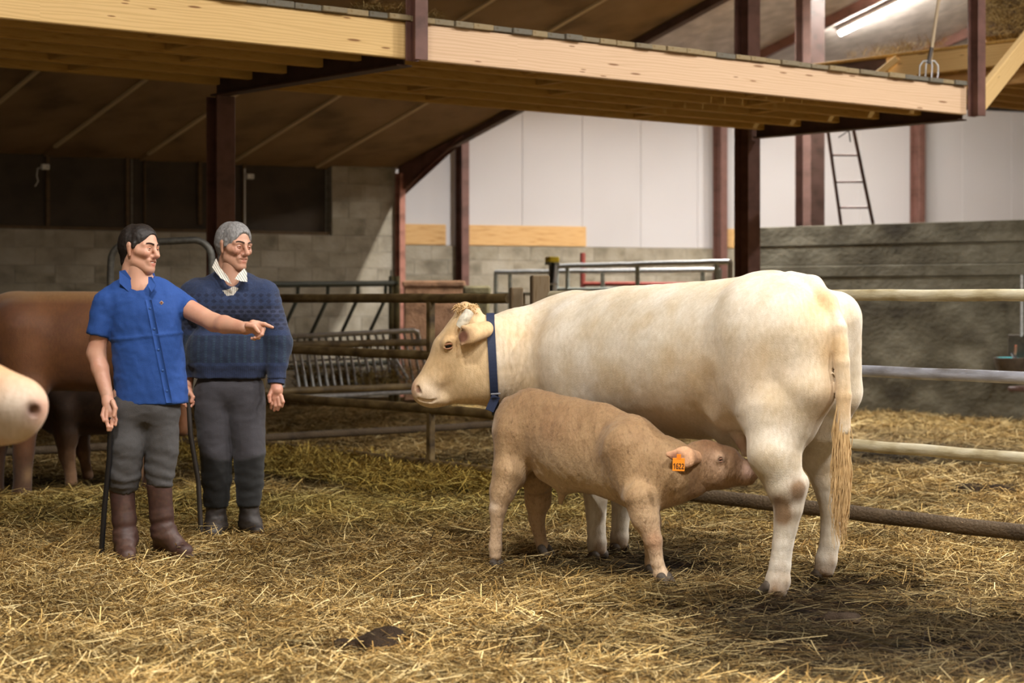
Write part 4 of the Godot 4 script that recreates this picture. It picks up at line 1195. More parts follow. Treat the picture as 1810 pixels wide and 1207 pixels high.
func boot(person: Node3D, called: String, top: Vector3, ankle: Vector3, heel: Vector3, toe: Vector3, rt: float, color: Color, worn: Color) -> void:
	var s := Sdf.new()
	var f := (toe - heel).normalized()
	s.planes.append(Plane((top - ankle).normalized(), (top - ankle).normalized().dot(top)))
	s.cap(top + (top - ankle).normalized() * 0.05, ankle.lerp(top, 0.35), rt, rt * 0.88, 0.02)
	s.cap(ankle.lerp(top, 0.35), ankle, rt * 0.88, 0.056, 0.02)
	s.cap(ankle, heel + Vector3(0, 0.045, 0), 0.058, 0.046, 0.03)
	s.cap(ankle + f * 0.015, heel.lerp(toe, 0.62) + Vector3(0, 0.045, 0), 0.056, 0.046, 0.03)
	s.cap(heel + Vector3(0, 0.036, 0), toe - f * 0.035 + Vector3(0, 0.034, 0), 0.036, 0.042, 0.03)
	s.planes.append(Plane(Vector3.DOWN, -minf(heel.y, toe.y)))
	var shade := func(p: Vector3, _n: Vector3) -> Color:
		return color.lerp(worn, clampf(patchy.get_noise_3dv(p * 2.2) * 0.7 + 0.05 + clampf((0.13 - p.y) * 3.0, 0, 0.4), 0, 1))
	var crease := func(p: Vector3, _n: Vector3) -> float:
		var h := clampf(1.0 - absf(p.y - ankle.y - 0.03) / 0.1, 0, 1)
		return 0.0022 * h * sin(p.y * 130.0 + 6.0 * patchy.get_noise_3dv(p)) + 0.002 * patchy.get_noise_3dv(p * 2.0)
	var m := mat(Color.WHITE, 0.6, M.fine, Vector3.ONE * 3.0)
	m.vertex_color_use_as_albedo = true
	var b := obj(called, skin_mesh([s.mesh(0.0085)], person.position, shade, crease), m, person)
	# sole
	var q := Sdf.new()
	q.cap(heel + Vector3(0, 0.012, 0), toe - f * 0.03 + Vector3(0, 0.012, 0), 0.043, 0.048, 0.01, Vector3.UP, 0.5)
	q.planes.append(Plane(Vector3.UP, heel.y + 0.024))
	obj("sole", skin_mesh([q.mesh(0.008)], person.position, func(_p: Vector3, _n: Vector3) -> Color: return worn * 0.6), m, b)

func trouser_shape(s: Sdf, hip: Vector3, hw: float, legs: Array) -> void:
	s.cap(hip + Vector3(-hw, 0, 0), hip + Vector3(hw, 0, 0), 0.118, 0.118, 0.05, Vector3.BACK, 0.95)
	for l: Array in legs:
		for i in l.size() - 1:
			if i == l.size() - 2:
				s.flat(l[i][0], l[i + 1][0], l[i][1], l[i + 1][1], 0.014)
			else:
				s.cap(l[i][0], l[i + 1][0], l[i][1], l[i + 1][1], 0.03 if i == 0 else 0.014)

func wrinkle(p: Vector3, size: float, squash: float) -> float:   # cloth folds: ridged bands
	var w := patchy.get_noise_3d(p.x * 0.9, p.y * squash, p.z * 0.9)
	return size * (1.0 - 2.2 * absf(w))

func build_young_man() -> void:
	var D := 9.62
	var root := at(245, 522, D)
	root.y = 0.0
	var man := thing("person", root, "younger man with short dark hair, blue short-sleeved shirt and brown boots, pointing at the cow", "person")
	# head turned to his left, towards the cow
	var t := tilt(at(247, 443, D), 1.1, 0.05, -0.06).scaled_local(Vector3.ONE * 1.02)
	var hs := Sdf.new()
	head_solid(hs, t, false)
	var tan_c := lin(200, 152, 128)
	var inv := t.affine_inverse()
	var face := func(p: Vector3, _n: Vector3) -> Color:
		var q := inv * p
		var c := tan_c.lerp(lin(194, 136, 116), clampf(0.35 * spot(q, Vector3(0.045, -0.012, 0.075), 0.03) + 0.35 * spot(q, Vector3(-0.045, -0.012, 0.075), 0.03) + 0.7 * spot(q, Vector3(0, -0.025, 0.11), 0.018), 0, 0.8))
		c = c.lerp(lin(150, 108, 88), clampf(0.55 * spot(q, Vector3(0, -0.085, 0.05), 0.055) + 0.3 * spot(q, Vector3(0.05, -0.06, 0.03), 0.035), 0, 0.5))
		c = c.lerp(lin(170, 92, 78), clampf(1.2 * spot(q, Vector3(0, -0.064, 0.088), 0.014), 0, 0.8))
		return c
	# body under the shirt, arms, hands
	var s := Sdf.new()
	var sh_r := at(187, 536, D - 0.02)    # his right shoulder, at the left of the picture
	var sh_l := at(311, 534, D + 0.06)
	var el_r := at(170, 625, D - 0.02)
	var wr_r := at(190, 702, D - 0.1)
	var el_l := at(378, 570, D - 0.06)
	var wr_l := at(432, 580, D - 0.2)
	s.cap(at(246, 510, D + 0.02), at(250, 690, D), 0.1, 0.1, 0.05, Vector3.BACK, 0.7)
	s.cap(at(246, 470, D), at(246, 510, D), 0.062, 0.075, 0.03)
	s.cap(at(247, 514, D), at(256, 540, D), 0.062, 0.06, 0.04, Vector3.BACK, 1.0)
	s.chain([[sh_r, 0.055], [el_r, 0.047], [el_r.lerp(wr_r, 0.35), 0.045], [wr_r, 0.031]], 0.02)
	s.chain([[sh_l, 0.055], [el_l, 0.045], [el_l.lerp(wr_l, 0.35), 0.046], [wr_l, 0.031]], 0.02)
	for l in [[at(222, 700, D), at(212, 800, D), at(214, 930, D)], [at(276, 700, D), at(282, 800, D), at(284, 930, D)]]:
		s.chain([[l[0], 0.07], [l[1], 0.055], [l[2], 0.04]], 0.03)
	# left hand, index finger out
	var hl := Sdf.new()
	var dp := D - 0.22
	var pal0 := at(434, 580, D - 0.2)
	var pal1 := at(455, 577, dp)
	hl.cap(pal0, pal1, 0.031, 0.03, 0.012, Vector3(0.1, 0.1, 1), 0.6)
	hl.cap(at(447, 572, dp), at(456, 588, dp + 0.01), 0.02, 0.017, 0.012)
	hl.cap(wr_l.lerp(el_l, 0.12), pal0, 0.0315, 0.03, 0.012)
	hand_chain(hl, [at(455, 571, dp), at(468, 573, dp - 0.01), at(475, 576, dp - 0.015), at(481.5, 578.5, dp - 0.02)], 0.0115, 0.0075)        # index
	hand_chain(hl, [at(455, 577, dp + 0.01), at(466, 581, dp), at(463, 591, dp - 0.015), at(456, 595, dp - 0.02)], 0.011, 0.0085)             # middle, curled
	hand_chain(hl, [at(454, 583, dp + 0.012), at(462, 588, dp + 0.0), at(457, 597, dp - 0.012), at(450, 597, dp - 0.016)], 0.0105, 0.008)     # ring
	hand_chain(hl, [at(450, 588, dp + 0.014), at(456, 594, dp + 0.006), at(450, 599, dp - 0.004), at(445, 598, dp - 0.008)], 0.0095, 0.0075)   # little
	hand_chain(hl, [at(438, 575, dp - 0.012), at(449, 577, dp - 0.036), at(457, 587, dp - 0.036)], 0.0155, 0.0095)                            # thumb
	# right hand round the stick
	var hr := Sdf.new()
	var rp := D - 0.14
	hr.cap(wr_r.lerp(el_r, 0.1), at(191, 712, rp + 0.03), 0.031, 0.03, 0.012)
	hr.cap(at(191, 710, rp + 0.02), at(196, 730, rp), 0.031, 0.031, 0.012, Vector3(0.3, 0, 1), 0.65)
	hand_chain(hr, [at(184, 722, rp), at(181, 734, rp - 0.015), at(184, 743, rp - 0.03), at(190, 744, rp - 0.03)], 0.011, 0.008)
	hand_chain(hr, [at(189, 728, rp - 0.01), at(188, 743, rp - 0.028), at(191, 754, rp - 0.034), at(191, 760, rp - 0.03)], 0.0115, 0.008)
	hand_chain(hr, [at(196, 730, rp - 0.005), at(198, 744, rp - 0.02), at(197, 755, rp - 0.028), at(195, 760, rp - 0.026)], 0.011, 0.008)
	hand_chain(hr, [at(202, 729, rp), at(205, 742, rp - 0.01), at(204, 751, rp - 0.018)], 0.0098, 0.0075)
	hand_chain(hr, [at(199, 710, rp - 0.01), at(204, 722, rp - 0.03), at(201, 735, rp - 0.04)], 0.014, 0.0095)
	var arm_paint := func(p: Vector3, _n: Vector3) -> Color:
		return lin(196, 150, 126).lerp(lin(184, 128, 106), clampf(patchy.get_noise_3dv(p * 2.0) + 0.35, 0, 1) * 0.6)
	var both := func(p: Vector3, n: Vector3) -> Color:
		return face.call(p, n) if p.y > H + 0.02 * 9.62 / 9.62 + 0.0 and absf(p.x - t.origin.x) < 0.16 else arm_paint.call(p, n)
	obj("body", skin_mesh([s.mesh(0.01), hs.mesh(0.0036), hl.mesh(0.0034), hr.mesh(0.0034)], root, both), skin_mat(), man)
	face_details(man, t, hs, rgb(40, 28, 22), false)
	hair_cap(man, t, lin(46, 34, 27), lin(24, 18, 15), 0.088, -0.022, -0.052, 0.002, 3)
	# shirt
	var c := Sdf.new()
	c.cap(at(234, 556, D), at(247, 708, D), 0.118, 0.122, 0.05, Vector3.BACK, 0.9)
	c.cap(at(277, 556, D), at(291, 708, D), 0.118, 0.122, 0.1, Vector3.BACK, 0.9)
	c.cap(at(226, 516, D), at(274, 516, D + 0.02), 0.078, 0.078, 0.06, Vector3.BACK, 0.85)
	c.cap(at(204, 530, D), at(294, 530, D + 0.03), 0.072, 0.07, 0.06)
	c.flat(sh_r, at(173, 593, D - 0.03), 0.066, 0.06, 0.03)
	c.flat(sh_l, sh_l.lerp(el_l, 0.36), 0.07, 0.06, 0.03)
	c.cut(at(248, 468, D - 0.02), at(254, 496, D - 0.1), 0.058, 0.04, 0.012)
	c.cut(at(250, 494, D - 0.09), at(261, 527, D - 0.105), 0.036, 0.017, 0.006)
	var ring := []
	for k in 15:
		var a := lerpf(-2.75, 2.05, k / 14.0)    # 0 is the nape
		ring.append([at(243, 489, D + 0.015) + Vector3(sin(a) * 0.072, 0.026 * cos(a), -cos(a) * 0.066), 0.012])
	for k in 14:
		c.cap(ring[k][0], ring[k + 1][0], 0.011, 0.011, 0.01, Vector3.UP, 2.0)
	c.planes.append(Plane(Vector3(0.02, -1, 0).normalized(), Vector3(0.02, -1, 0).normalized().dot(at(270, 713, D))))
	var shirt_mat := cloth(rgb(28, 72, 146), 12.0, 0.03)
	var folds := func(p: Vector3, n: Vector3) -> float:
		return wrinkle(p, 0.005, 1.5) + 0.004 * patchy.get_noise_3d(p.x * 3.0, p.y * 2.0 + p.x * 2.0, p.z * 2.0) + 0.006 * exp(-pow((p.y - at(0, 598, D).y - 0.1 * (p.x + 2.0)) / 0.008, 2.0))
	var shirt := obj("shirt", skin_mesh([c.mesh(0.0085)], root, white_paint, folds), shirt_mat, man)
	# collar leaves, placket, buttons, badge
	for q in [[[211, 479], [211, 500], [227, 515], [238, 501], [221, 477], -0.05], [[262, 489], [262, 506], [268, 516], [276, 504], [268, 489], -0.09]]:
		var st := begin()
		st.set_smooth_group(-1)
		var out := []
		for k in 5:
			out.append(at(q[k][0], q[k][1], D + q[5] - 0.035 * (1.0 if k == 1 or k == 2 else 0.4)) - root)
		for z in [0.0, -0.006]:
			for k in [1, 2, 3]:
				var tri := [out[0], out[k], out[k + 1]]
				if z < 0: tri.reverse()
				for v in tri:
					st.add_vertex(v + Vector3(0, 0, z))
		for k in 5:
			var a: Vector3 = out[k]
			var b: Vector3 = out[(k + 1) % 5]
			quad(st, [a, b, b + Vector3(0, 0, -0.006), a + Vector3(0, 0, -0.006)])
		st.generate_normals()
		var cm: StandardMaterial3D = shirt_mat.duplicate()
		cm.cull_mode = BaseMaterial3D.CULL_DISABLED
		obj("collar_leaf", st.commit(), cm, shirt)
	var pl := begin()
	var rows := []
	for k in 17:
		var f := k / 16.0
		var px := lerpf(263, 300, f)
		var py := lerpf(530, 712, f)
		var row := []
		for w in [-5.5, 5.5]:
			var hp := front(c, px + w, py, D)
			row.append(hp + Vector3(0, 0, 0.0085))
		rows.append(row)
	for k in 16:
		var q := [rows[k][0] - root, rows[k][1] - root, rows[k + 1][1] - root, rows[k + 1][0] - root]
		quad(pl, q)
		quad(pl, q.map(func(v): return v - Vector3(0, 0, 0.012)), true)
		for e in 2:
			var a: Vector3 = rows[k][e] - root
			var b: Vector3 = rows[k + 1][e] - root
			quad(pl, [a, b, b - Vector3(0, 0, 0.012), a - Vector3(0, 0, 0.012)], e == 0)
	pl.generate_normals()
	var pmat: StandardMaterial3D = shirt_mat.duplicate()
	pmat.cull_mode = BaseMaterial3D.CULL_DISABLED
	obj("placket", pl.commit(), pmat, shirt)
	for k in 5:
		var f: float = [0.08, 0.28, 0.48, 0.68, 0.88][k]
		var hp := front(c, lerpf(263, 300, f), lerpf(530, 712, f), D)
		disc(shirt, "button", facing(hp + Vector3(0, 0, 0.011) - root, Vector3(0.1, 0, 1).normalized()), 0.0055, 0.003, mat(rgb(60, 96, 160), 0.4))
	var bp := front(c, 286, 535, D)
	obj("badge", box(Vector3(0.016, 0.016, 0.003), 0.001), mat(rgb(176, 150, 128), 0.6), shirt, Transform3D(Basis(Vector3.BACK, PI / 4), bp + Vector3(0, 0, 0.008) - root))
	obj("badge", box(Vector3(0.009, 0.009, 0.003), 0.001), mat(rgb(120, 66, 50), 0.6), shirt, Transform3D(Basis(Vector3.BACK, PI / 4), bp + Vector3(0, 0, 0.0095) - root))
	# trousers tucked in the boots
	var tr := Sdf.new()
	trouser_shape(tr, at(258, 718, D), 0.055, [
		[[at(229, 735, D), 0.104], [at(223, 790, D - 0.03), 0.09], [at(219, 838, D - 0.02), 0.083], [at(217, 864, D), 0.07]],
		[[at(283, 735, D), 0.094], [at(287, 790, D), 0.08], [at(283, 832, D), 0.073], [at(281, 857, D), 0.064]]])
	var grey := cloth(rgb(72, 70, 70), 12.0, 0.04)
	var tf := func(p: Vector3, n: Vector3) -> float:
		var low := clampf((0.62 - p.y) * 5.0, 0.0, 1.0)
		return wrinkle(p, 0.006, 1.4) + low * 0.003 * sin(p.y * 105.0 + p.x * 22.0 + 5.0 * patchy.get_noise_3dv(p))
	obj("trousers", skin_mesh([tr.mesh(0.0095)], root, white_paint, tf), grey, man)
	var g := ground_y(root.x, root.z)
	boot(man, "boot", at(215, 860, D), at(222, 950, D - 0.02), Vector3(at(216, 0, D).x, g, -(D + 0.02)), Vector3(at(240, 0, D).x, g, -(D - 0.2)), 0.068, lin(74, 48, 40), lin(104, 76, 60))
	boot(man, "boot", at(281, 853, D), at(288, 940, D + 0.02), Vector3(at(281, 0, D).x, g + 0.01, -(D + 0.1)), Vector3(at(338, 0, D).x, g + 0.005, -(D - 0.06)), 0.068, lin(74, 48, 40), lin(104, 76, 60))
	# stick in his right hand
	var st0 := at(195, 742, rp - 0.012)
	var st1 := at(178, 992, D - 0.02)
	st1.y = ground_y(st1.x, st1.z) - 0.01
	var stick := thing("walking_stick", st1, "black stick held by the younger man, its tip in the straw", "stick")
	obj("shaft", tube([st1 - stick.position, st1.lerp(st0, 0.4) - stick.position, st1.lerp(st0, 0.75) + Vector3(0.008, 0, 0) - stick.position, st0 - stick.position, st0 + (st0 - st1).normalized() * 0.015 - stick.position], [0.0145, 0.014, 0.0135, 0.013, 0.013], 10), mat(rgb(24, 24, 27), 0.4), stick)
	obj("tip", tube([st1 - stick.position - Vector3(0, 0.001, 0), st1.lerp(st0, 0.04) - stick.position], 0.016, 10), mat(rgb(16, 16, 16), 0.6), stick)

func build_old_man() -> void:
	var D := 10.45
	var root := at(410, 522, D)
	root.y = 0.0
	var man := thing("person", root, "older man with grey hair, navy patterned sweater and dark trousers, standing by the fence", "person")
	var t := tilt(at(414, 438, D), 0.82, 0.1, -0.05)
	t = t.scaled_local(Vector3.ONE * 1.07)
	var hs := Sdf.new()
	head_solid(hs, t, true)
	var inv := t.affine_inverse()
	var face := func(p: Vector3, _n: Vector3) -> Color:
		var q := inv * p
		var c := lin(192, 146, 122).lerp(lin(182, 128, 110), clampf(0.35 * spot(q, Vector3(0.045, -0.012, 0.075), 0.035) + 0.6 * spot(q, Vector3(-0.045, -0.012, 0.075), 0.035) + 0.6 * spot(q, Vector3(0, -0.025, 0.11), 0.02), 0, 0.85))
		c = c.lerp(lin(150, 104, 84), clampf(0.5 * spot(q, Vector3(0, -0.09, 0.05), 0.05), 0, 0.5))
		return c.lerp(lin(158, 86, 72), clampf(spot(q, Vector3(0, -0.062, 0.09), 0.013), 0, 0.7))
	var lines := func(p: Vector3, _n: Vector3) -> float:
		var q := inv * p
		var cheek := exp(-pow((absf(q.x) - 0.048) / 0.016, 2.0) - pow((q.y + 0.015) / 0.03, 2.0)) * (1.0 if q.z > 0.02 else 0.0)
		return 0.0012 * cheek * sin(absf(q.x) * 520.0)
	var s := Sdf.new()
	var sh_r := at(345, 520, D + 0.05)
	var sh_l := at(466, 522, D - 0.02)
	var el_l := at(492, 605, D - 0.02)
	var wr_l := at(488, 680, D - 0.08)
	var el_r := at(338, 615, D + 0.08)
	var wr_r := at(330, 685, D - 0.02)
	s.cap(at(408, 510, D + 0.02), at(404, 670, D), 0.11, 0.11, 0.05, Vector3.BACK, 0.7)
	s.cap(at(412, 470, D), at(410, 505, D), 0.062, 0.075, 0.03)
	s.chain([[sh_r, 0.055], [el_r, 0.045], [wr_r, 0.032]], 0.02)
	s.chain([[sh_l, 0.055], [el_l, 0.045], [wr_l, 0.032]], 0.02)
	for l in [[at(382, 690, D), at(384, 790, D), at(382, 900, D)], [at(434, 690, D), at(440, 790, D), at(440, 900, D)]]:
		s.chain([[l[0], 0.07], [l[1], 0.055], [l[2], 0.04]], 0.03)
	var hl := Sdf.new()
	var lp := D - 0.1
	hl.cap(wr_l, at(489, 690, lp), 0.031, 0.031, 0.012)
	hl.cap(at(489, 688, lp), at(488, 702, lp), 0.034, 0.032, 0.012, Vector3(0.25, 0, 1), 0.6)
	hand_chain(hl, [at(497, 700, lp - 0.01), at(500, 710, lp - 0.02), at(498, 718, lp - 0.01)], 0.0115, 0.009)
	hand_chain(hl, [at(492, 704, lp - 0.01), at(494, 716, lp - 0.018), at(491, 724, lp - 0.006)], 0.012, 0.009)
	hand_chain(hl, [at(486, 705, lp - 0.005), at(487, 717, lp - 0.012), at(485, 725, lp)], 0.0115, 0.0088)
	hand_chain(hl, [at(481, 704, lp), at(480, 714, lp - 0.008), at(479, 721, lp)], 0.0105, 0.0082)
	hand_chain(hl, [at(481, 690, lp - 0.01), at(476, 700, lp - 0.028), at(477, 710, lp - 0.034)], 0.014, 0.0095)
	var hr := Sdf.new()
	var rp := D - 0.06
	hr.cap(wr_r, at(330, 694, rp), 0.031, 0.03, 0.012)
	hr.cap(at(330, 692, rp), at(332, 706, rp), 0.032, 0.03, 0.012, Vector3(0.2, 0, 1), 0.65)
	hand_chain(hr, [at(324, 704, rp - 0.01), at(325, 714, rp - 0.03), at(332, 716, rp - 0.036)], 0.0115, 0.0088)
	hand_chain(hr, [at(328, 707, rp - 0.014), at(330, 718, rp - 0.034), at(337, 718, rp - 0.034)], 0.0115, 0.0088)
	hand_chain(hr, [at(334, 707, rp - 0.014), at(337, 717, rp - 0.03), at(341, 714, rp - 0.028)], 0.011, 0.0085)
	hand_chain(hr, [at(339, 704, rp - 0.01), at(341, 713, rp - 0.022), at(342, 710, rp - 0.03)], 0.01, 0.008)
	hand_chain(hr, [at(336, 694, rp - 0.012), at(341, 702, rp - 0.03), at(338, 710, rp - 0.04)], 0.0135, 0.0095)
	var paint := func(p: Vector3, n: Vector3) -> Color:
		if p.y > 1.4 and absf(p.x - t.origin.x) < 0.17:
			return face.call(p, n)
		return lin(194, 144, 120).lerp(lin(178, 116, 96), clampf(patchy.get_noise_3dv(p * 2.0) + 0.4, 0, 1) * 0.7)
	obj("body", skin_mesh([s.mesh(0.0105), hs.mesh(0.0038), hl.mesh(0.0036), hr.mesh(0.0036)], root, paint, lines), skin_mat(), man)
	face_details(man, t, hs, rgb(70, 60, 54), true)
	hair_cap(man, t, lin(180, 178, 177), lin(132, 130, 130), 0.094, -0.012, -0.05, 0.008, 8)
	# striped shirt showing in the V
	var u := Sdf.new()
	u.cap(at(409, 506, D - 0.022), at(411, 524, D - 0.03), 0.1, 0.095, 0.03, Vector3.BACK, 0.9)
	u.planes.append(Plane(Vector3(-0.1, 0.9, 0.45).normalized(), Vector3(-0.1, 0.9, 0.45).normalized().dot(at(410, 500, D - 0.03))))
	var stripe_im := Image.create(64, 8, false, Image.FORMAT_RGB8)
	for x in 64:
		for y in 8:
			stripe_im.set_pixel(x, y, rgb(70, 66, 70) if x % 16 < 4 else rgb(178, 158, 122) if x % 16 in [8, 9] else rgb(226, 222, 212))
	var stripes := mat(Color.WHITE, 0.85)
	stripes.albedo_texture = ImageTexture.create_from_image(stripe_im)
	var umap := func(p: Vector3, _n: Vector3) -> Vector2: return Vector2(p.x * 22.0, p.y * 3.0)
	var shirt := obj("shirt", skin_mesh([u.mesh(0.008)], root, white_paint, null, umap), stripes, man)
	for q in [[[382, 456, -0.02], [375, 472, -0.07], [389, 491, -0.13], [409, 502, -0.15], [402, 488, -0.12], [388, 472, -0.07]], [[432, 474, -0.06], [421, 484, -0.12], [415, 493, -0.15], [426, 497, -0.15], [437, 498, -0.13], [436, 480, -0.08]]]:
		var st := begin()
		st.set_smooth_group(-1)
		var c := Vector3.ZERO
		var out := []
		for v in q:
			out.append(at(v[0], v[1], D + v[2] - 0.02) - root)
			c += out[out.size() - 1] / 6.0
		for k in 6:
			var a: Vector3 = out[k]
			var b: Vector3 = out[(k + 1) % 6]
			var back := Vector3(0, 0, -0.006)
			for v in [[c, Vector2(c.x, c.y)], [a, Vector2(a.x, a.y)], [b, Vector2(b.x, b.y)], [c + back, Vector2(c.x, c.y)], [b + back, Vector2(b.x, b.y)], [a + back, Vector2(a.x, a.y)]]:
				st.set_uv(Vector2((v[1].x + v[1].y * 0.7) * 20.0, v[1].y))
				st.add_vertex(v[0])
			for v in [a, b, b + back, a, b + back, a + back]:
				st.set_uv(Vector2(v.x * 20.0, v.y))
				st.add_vertex(v)
		st.generate_normals()
		var sm2: StandardMaterial3D = stripes.duplicate()
		sm2.cull_mode = BaseMaterial3D.CULL_DISABLED
		obj("collar_leaf", st.commit(), sm2, shirt)
	# knitted sweater
	var k := Sdf.new()
	k.cap(at(372, 540, D), at(436, 540, D), 0.14, 0.135, 0.06, Vector3.BACK, 0.9)
	k.cap(at(362, 518, D + 0.04), at(452, 520, D), 0.075, 0.075, 0.06)
	k.cap(at(392, 503, D + 0.01), at(428, 503, D), 0.075, 0.07, 0.05)
	k.cap(at(374, 620, D), at(432, 620, D), 0.14, 0.14, 0.06, Vector3.BACK, 0.95)
	k.cap(at(378, 655, D), at(430, 655, D), 0.135, 0.13, 0.06, Vector3.BACK, 0.95)
	k.chain([[sh_r, 0.085], [el_r, 0.068], [wr_r + (el_r - wr_r) * 0.05, 0.05]], 0.04)
	k.chain([[sh_l, 0.085], [el_l, 0.07]], 0.04)
	k.flat(el_l, wr_l, 0.07, 0.05, 0.04)
	k.cut(at(408, 455, D - 0.03), at(410, 490, D - 0.12), 0.08, 0.07, 0.012)
	k.cut(at(409, 485, D - 0.12), at(411, 519, D - 0.13), 0.086, 0.022, 0.008)
	k.planes.append(Plane(Vector3.DOWN, -at(0, 668, D).y))
	var im := Image.create(256, 512, false, Image.FORMAT_RGB8)
	var r2 := RandomNumberGenerator.new()
	r2.seed = 12
	for y in 512:
		var yy := y / 512.0     # 0 at the shoulders, 1 at the hem
		for x in 256:
			var base := rgb(50, 66, 98)
			var cx := (x % 32) / 32.0 - 0.5
			if yy > 0.12 and yy < 0.24:
				var cy := fmod((yy - 0.12) / 0.06, 1.0) - 0.5
				base = rgb(40, 50, 78) if absf(cx) + absf(cy) < 0.38 else rgb(54, 70, 102)
			elif yy > 0.25 and yy < 0.5:
				var row := int((yy - 0.25) / 0.042)
				var cy := fmod((yy - 0.25) / 0.042, 1.0) - 0.5
				var c2 := ((x + 16 * (row % 2)) % 32) / 32.0 - 0.5
				base = rgb(40, 47, 70) if c2 * c2 + cy * cy < 0.12 else rgb(57, 67, 94) if row % 3 != 1 else rgb(72, 79, 104)
			elif yy > 0.55 and yy < 0.82:
				base = rgb(36, 50, 74)
				if absf(cx) < 0.16 and fmod(yy * 40.0, 1.0) < 0.7:
					base = rgb(48, 70, 86)
			elif yy > 0.85:
				base = rgb(38, 50, 78) if (x / 4) % 2 else rgb(46, 60, 90)
			var n := r2.randf_range(0.65, 1.25)
			im.set_pixel(x, y, Color(base.r * n, base.g * n, base.b * n))
	var knit := mat(Color(0.78, 0.8, 0.86), 0.92)
	knit.albedo_texture = ImageTexture.create_from_image(im)
	knit.heightmap_enabled = true
	knit.heightmap_texture = knit.albedo_texture
	knit.heightmap_scale = 0.2
	knit.rim_enabled = true
	knit.rim = 0.3
	var y_top := at(0, 495, D).y
	var y_hem := at(0, 668, D).y
	var kmap := func(p: Vector3, _n: Vector3) -> Vector2:
		return Vector2((p.x - root.x) * 2.9 + 0.3, (y_top - p.y) / (y_top - y_hem) * 0.98)
	var kf := func(p: Vector3, n: Vector3) -> float:
		var hem := exp(-pow((p.y - y_hem - 0.03) / 0.03, 2.0))
		return wrinkle(p, 0.006, 1.3) - 0.008 * hem + 0.0025 * patchy.get_noise_3dv(p * 6.0)
	obj("sweater", skin_mesh([k.mesh(0.009)], root, white_paint, kf, kmap), knit, man)
	obj("cuff", tube([wr_l.lerp(el_l, 0.12) - root, wr_l.lerp(el_l, 0.02) - root], [0.05, 0.047], 14), cloth(rgb(40, 52, 84), 20.0, 0.1), man)
	# trousers with black knee panels
	var tr := Sdf.new()
	trouser_shape(tr, at(405, 690, D), 0.075, [
		[[at(376, 715, D), 0.108], [at(382, 800, D - 0.02), 0.086], [at(383, 850, D - 0.01), 0.08], [at(382, 894, D), 0.066]],
		[[at(434, 715, D), 0.108], [at(441, 800, D - 0.02), 0.084], [at(440, 850, D), 0.077], [at(440, 894, D), 0.062]]])
	var y_k := at(0, 800, D).y
	var tpaint := func(p: Vector3, _n: Vector3) -> Color:
		var low := clampf((y_k + 0.03 * sin(p.x * 9.0) - p.y) * 60.0, 0.0, 1.0)
		return lin(62, 61, 64).lerp(lin(24, 23, 24), low)
	var tf := func(p: Vector3, n: Vector3) -> float:
		return wrinkle(p, 0.006, 1.3) + clampf((0.5 - p.y) * 4.0, 0.0, 1.0) * 0.002 * sin(p.y * 90.0 + 6.0 * patchy.get_noise_3dv(p))
	var dark := cloth(Color.WHITE, 12.0, 0.04)
	dark.vertex_color_use_as_albedo = true
	obj("trousers", skin_mesh([tr.mesh(0.0095)], root, tpaint, tf), dark, man)
	var g := ground_y(root.x, root.z)
	boot(man, "boot", at(382, 892, D), at(382, 930, D), Vector3(at(378, 0, D).x, g, -(D + 0.06)), Vector3(at(384, 0, D).x, g, -(D - 0.2)), 0.062, lin(52, 45, 42), lin(76, 66, 56))
	boot(man, "boot", at(440, 891, D), at(442, 926, D), Vector3(at(438, 0, D).x, g, -(D + 0.1)), Vector3(at(460, 0, D).x, g, -(D - 0.1)), 0.06, lin(52, 45, 42), lin(78, 68, 58))
	var st0 := at(333, 706, rp - 0.034)
	var st1 := at(356, 953, D - 0.12)
	st1.y = ground_y(st1.x, st1.z) - 0.01
	var stick := thing("walking_stick", st1, "dark wooden stick held by the older man, standing between the two men", "stick")
	obj("shaft", tube([st1, st1.lerp(st0, 0.42) + Vector3(0.014, 0, 0), st1.lerp(st0, 0.75) + Vector3(-0.006, 0, 0), st0, st0 + (st0 - st1).normalized() * 0.02].map(func(p): return p - st1), [0.014, 0.014, 0.0145, 0.013, 0.013], 10), mat(rgb(44, 38, 34), 0.5), stick)
	obj("tip", tube([Vector3(0, -0.001, 0), (st0 - st1) * 0.04], 0.0155, 10), mat(rgb(16, 16, 16), 0.6), stick)
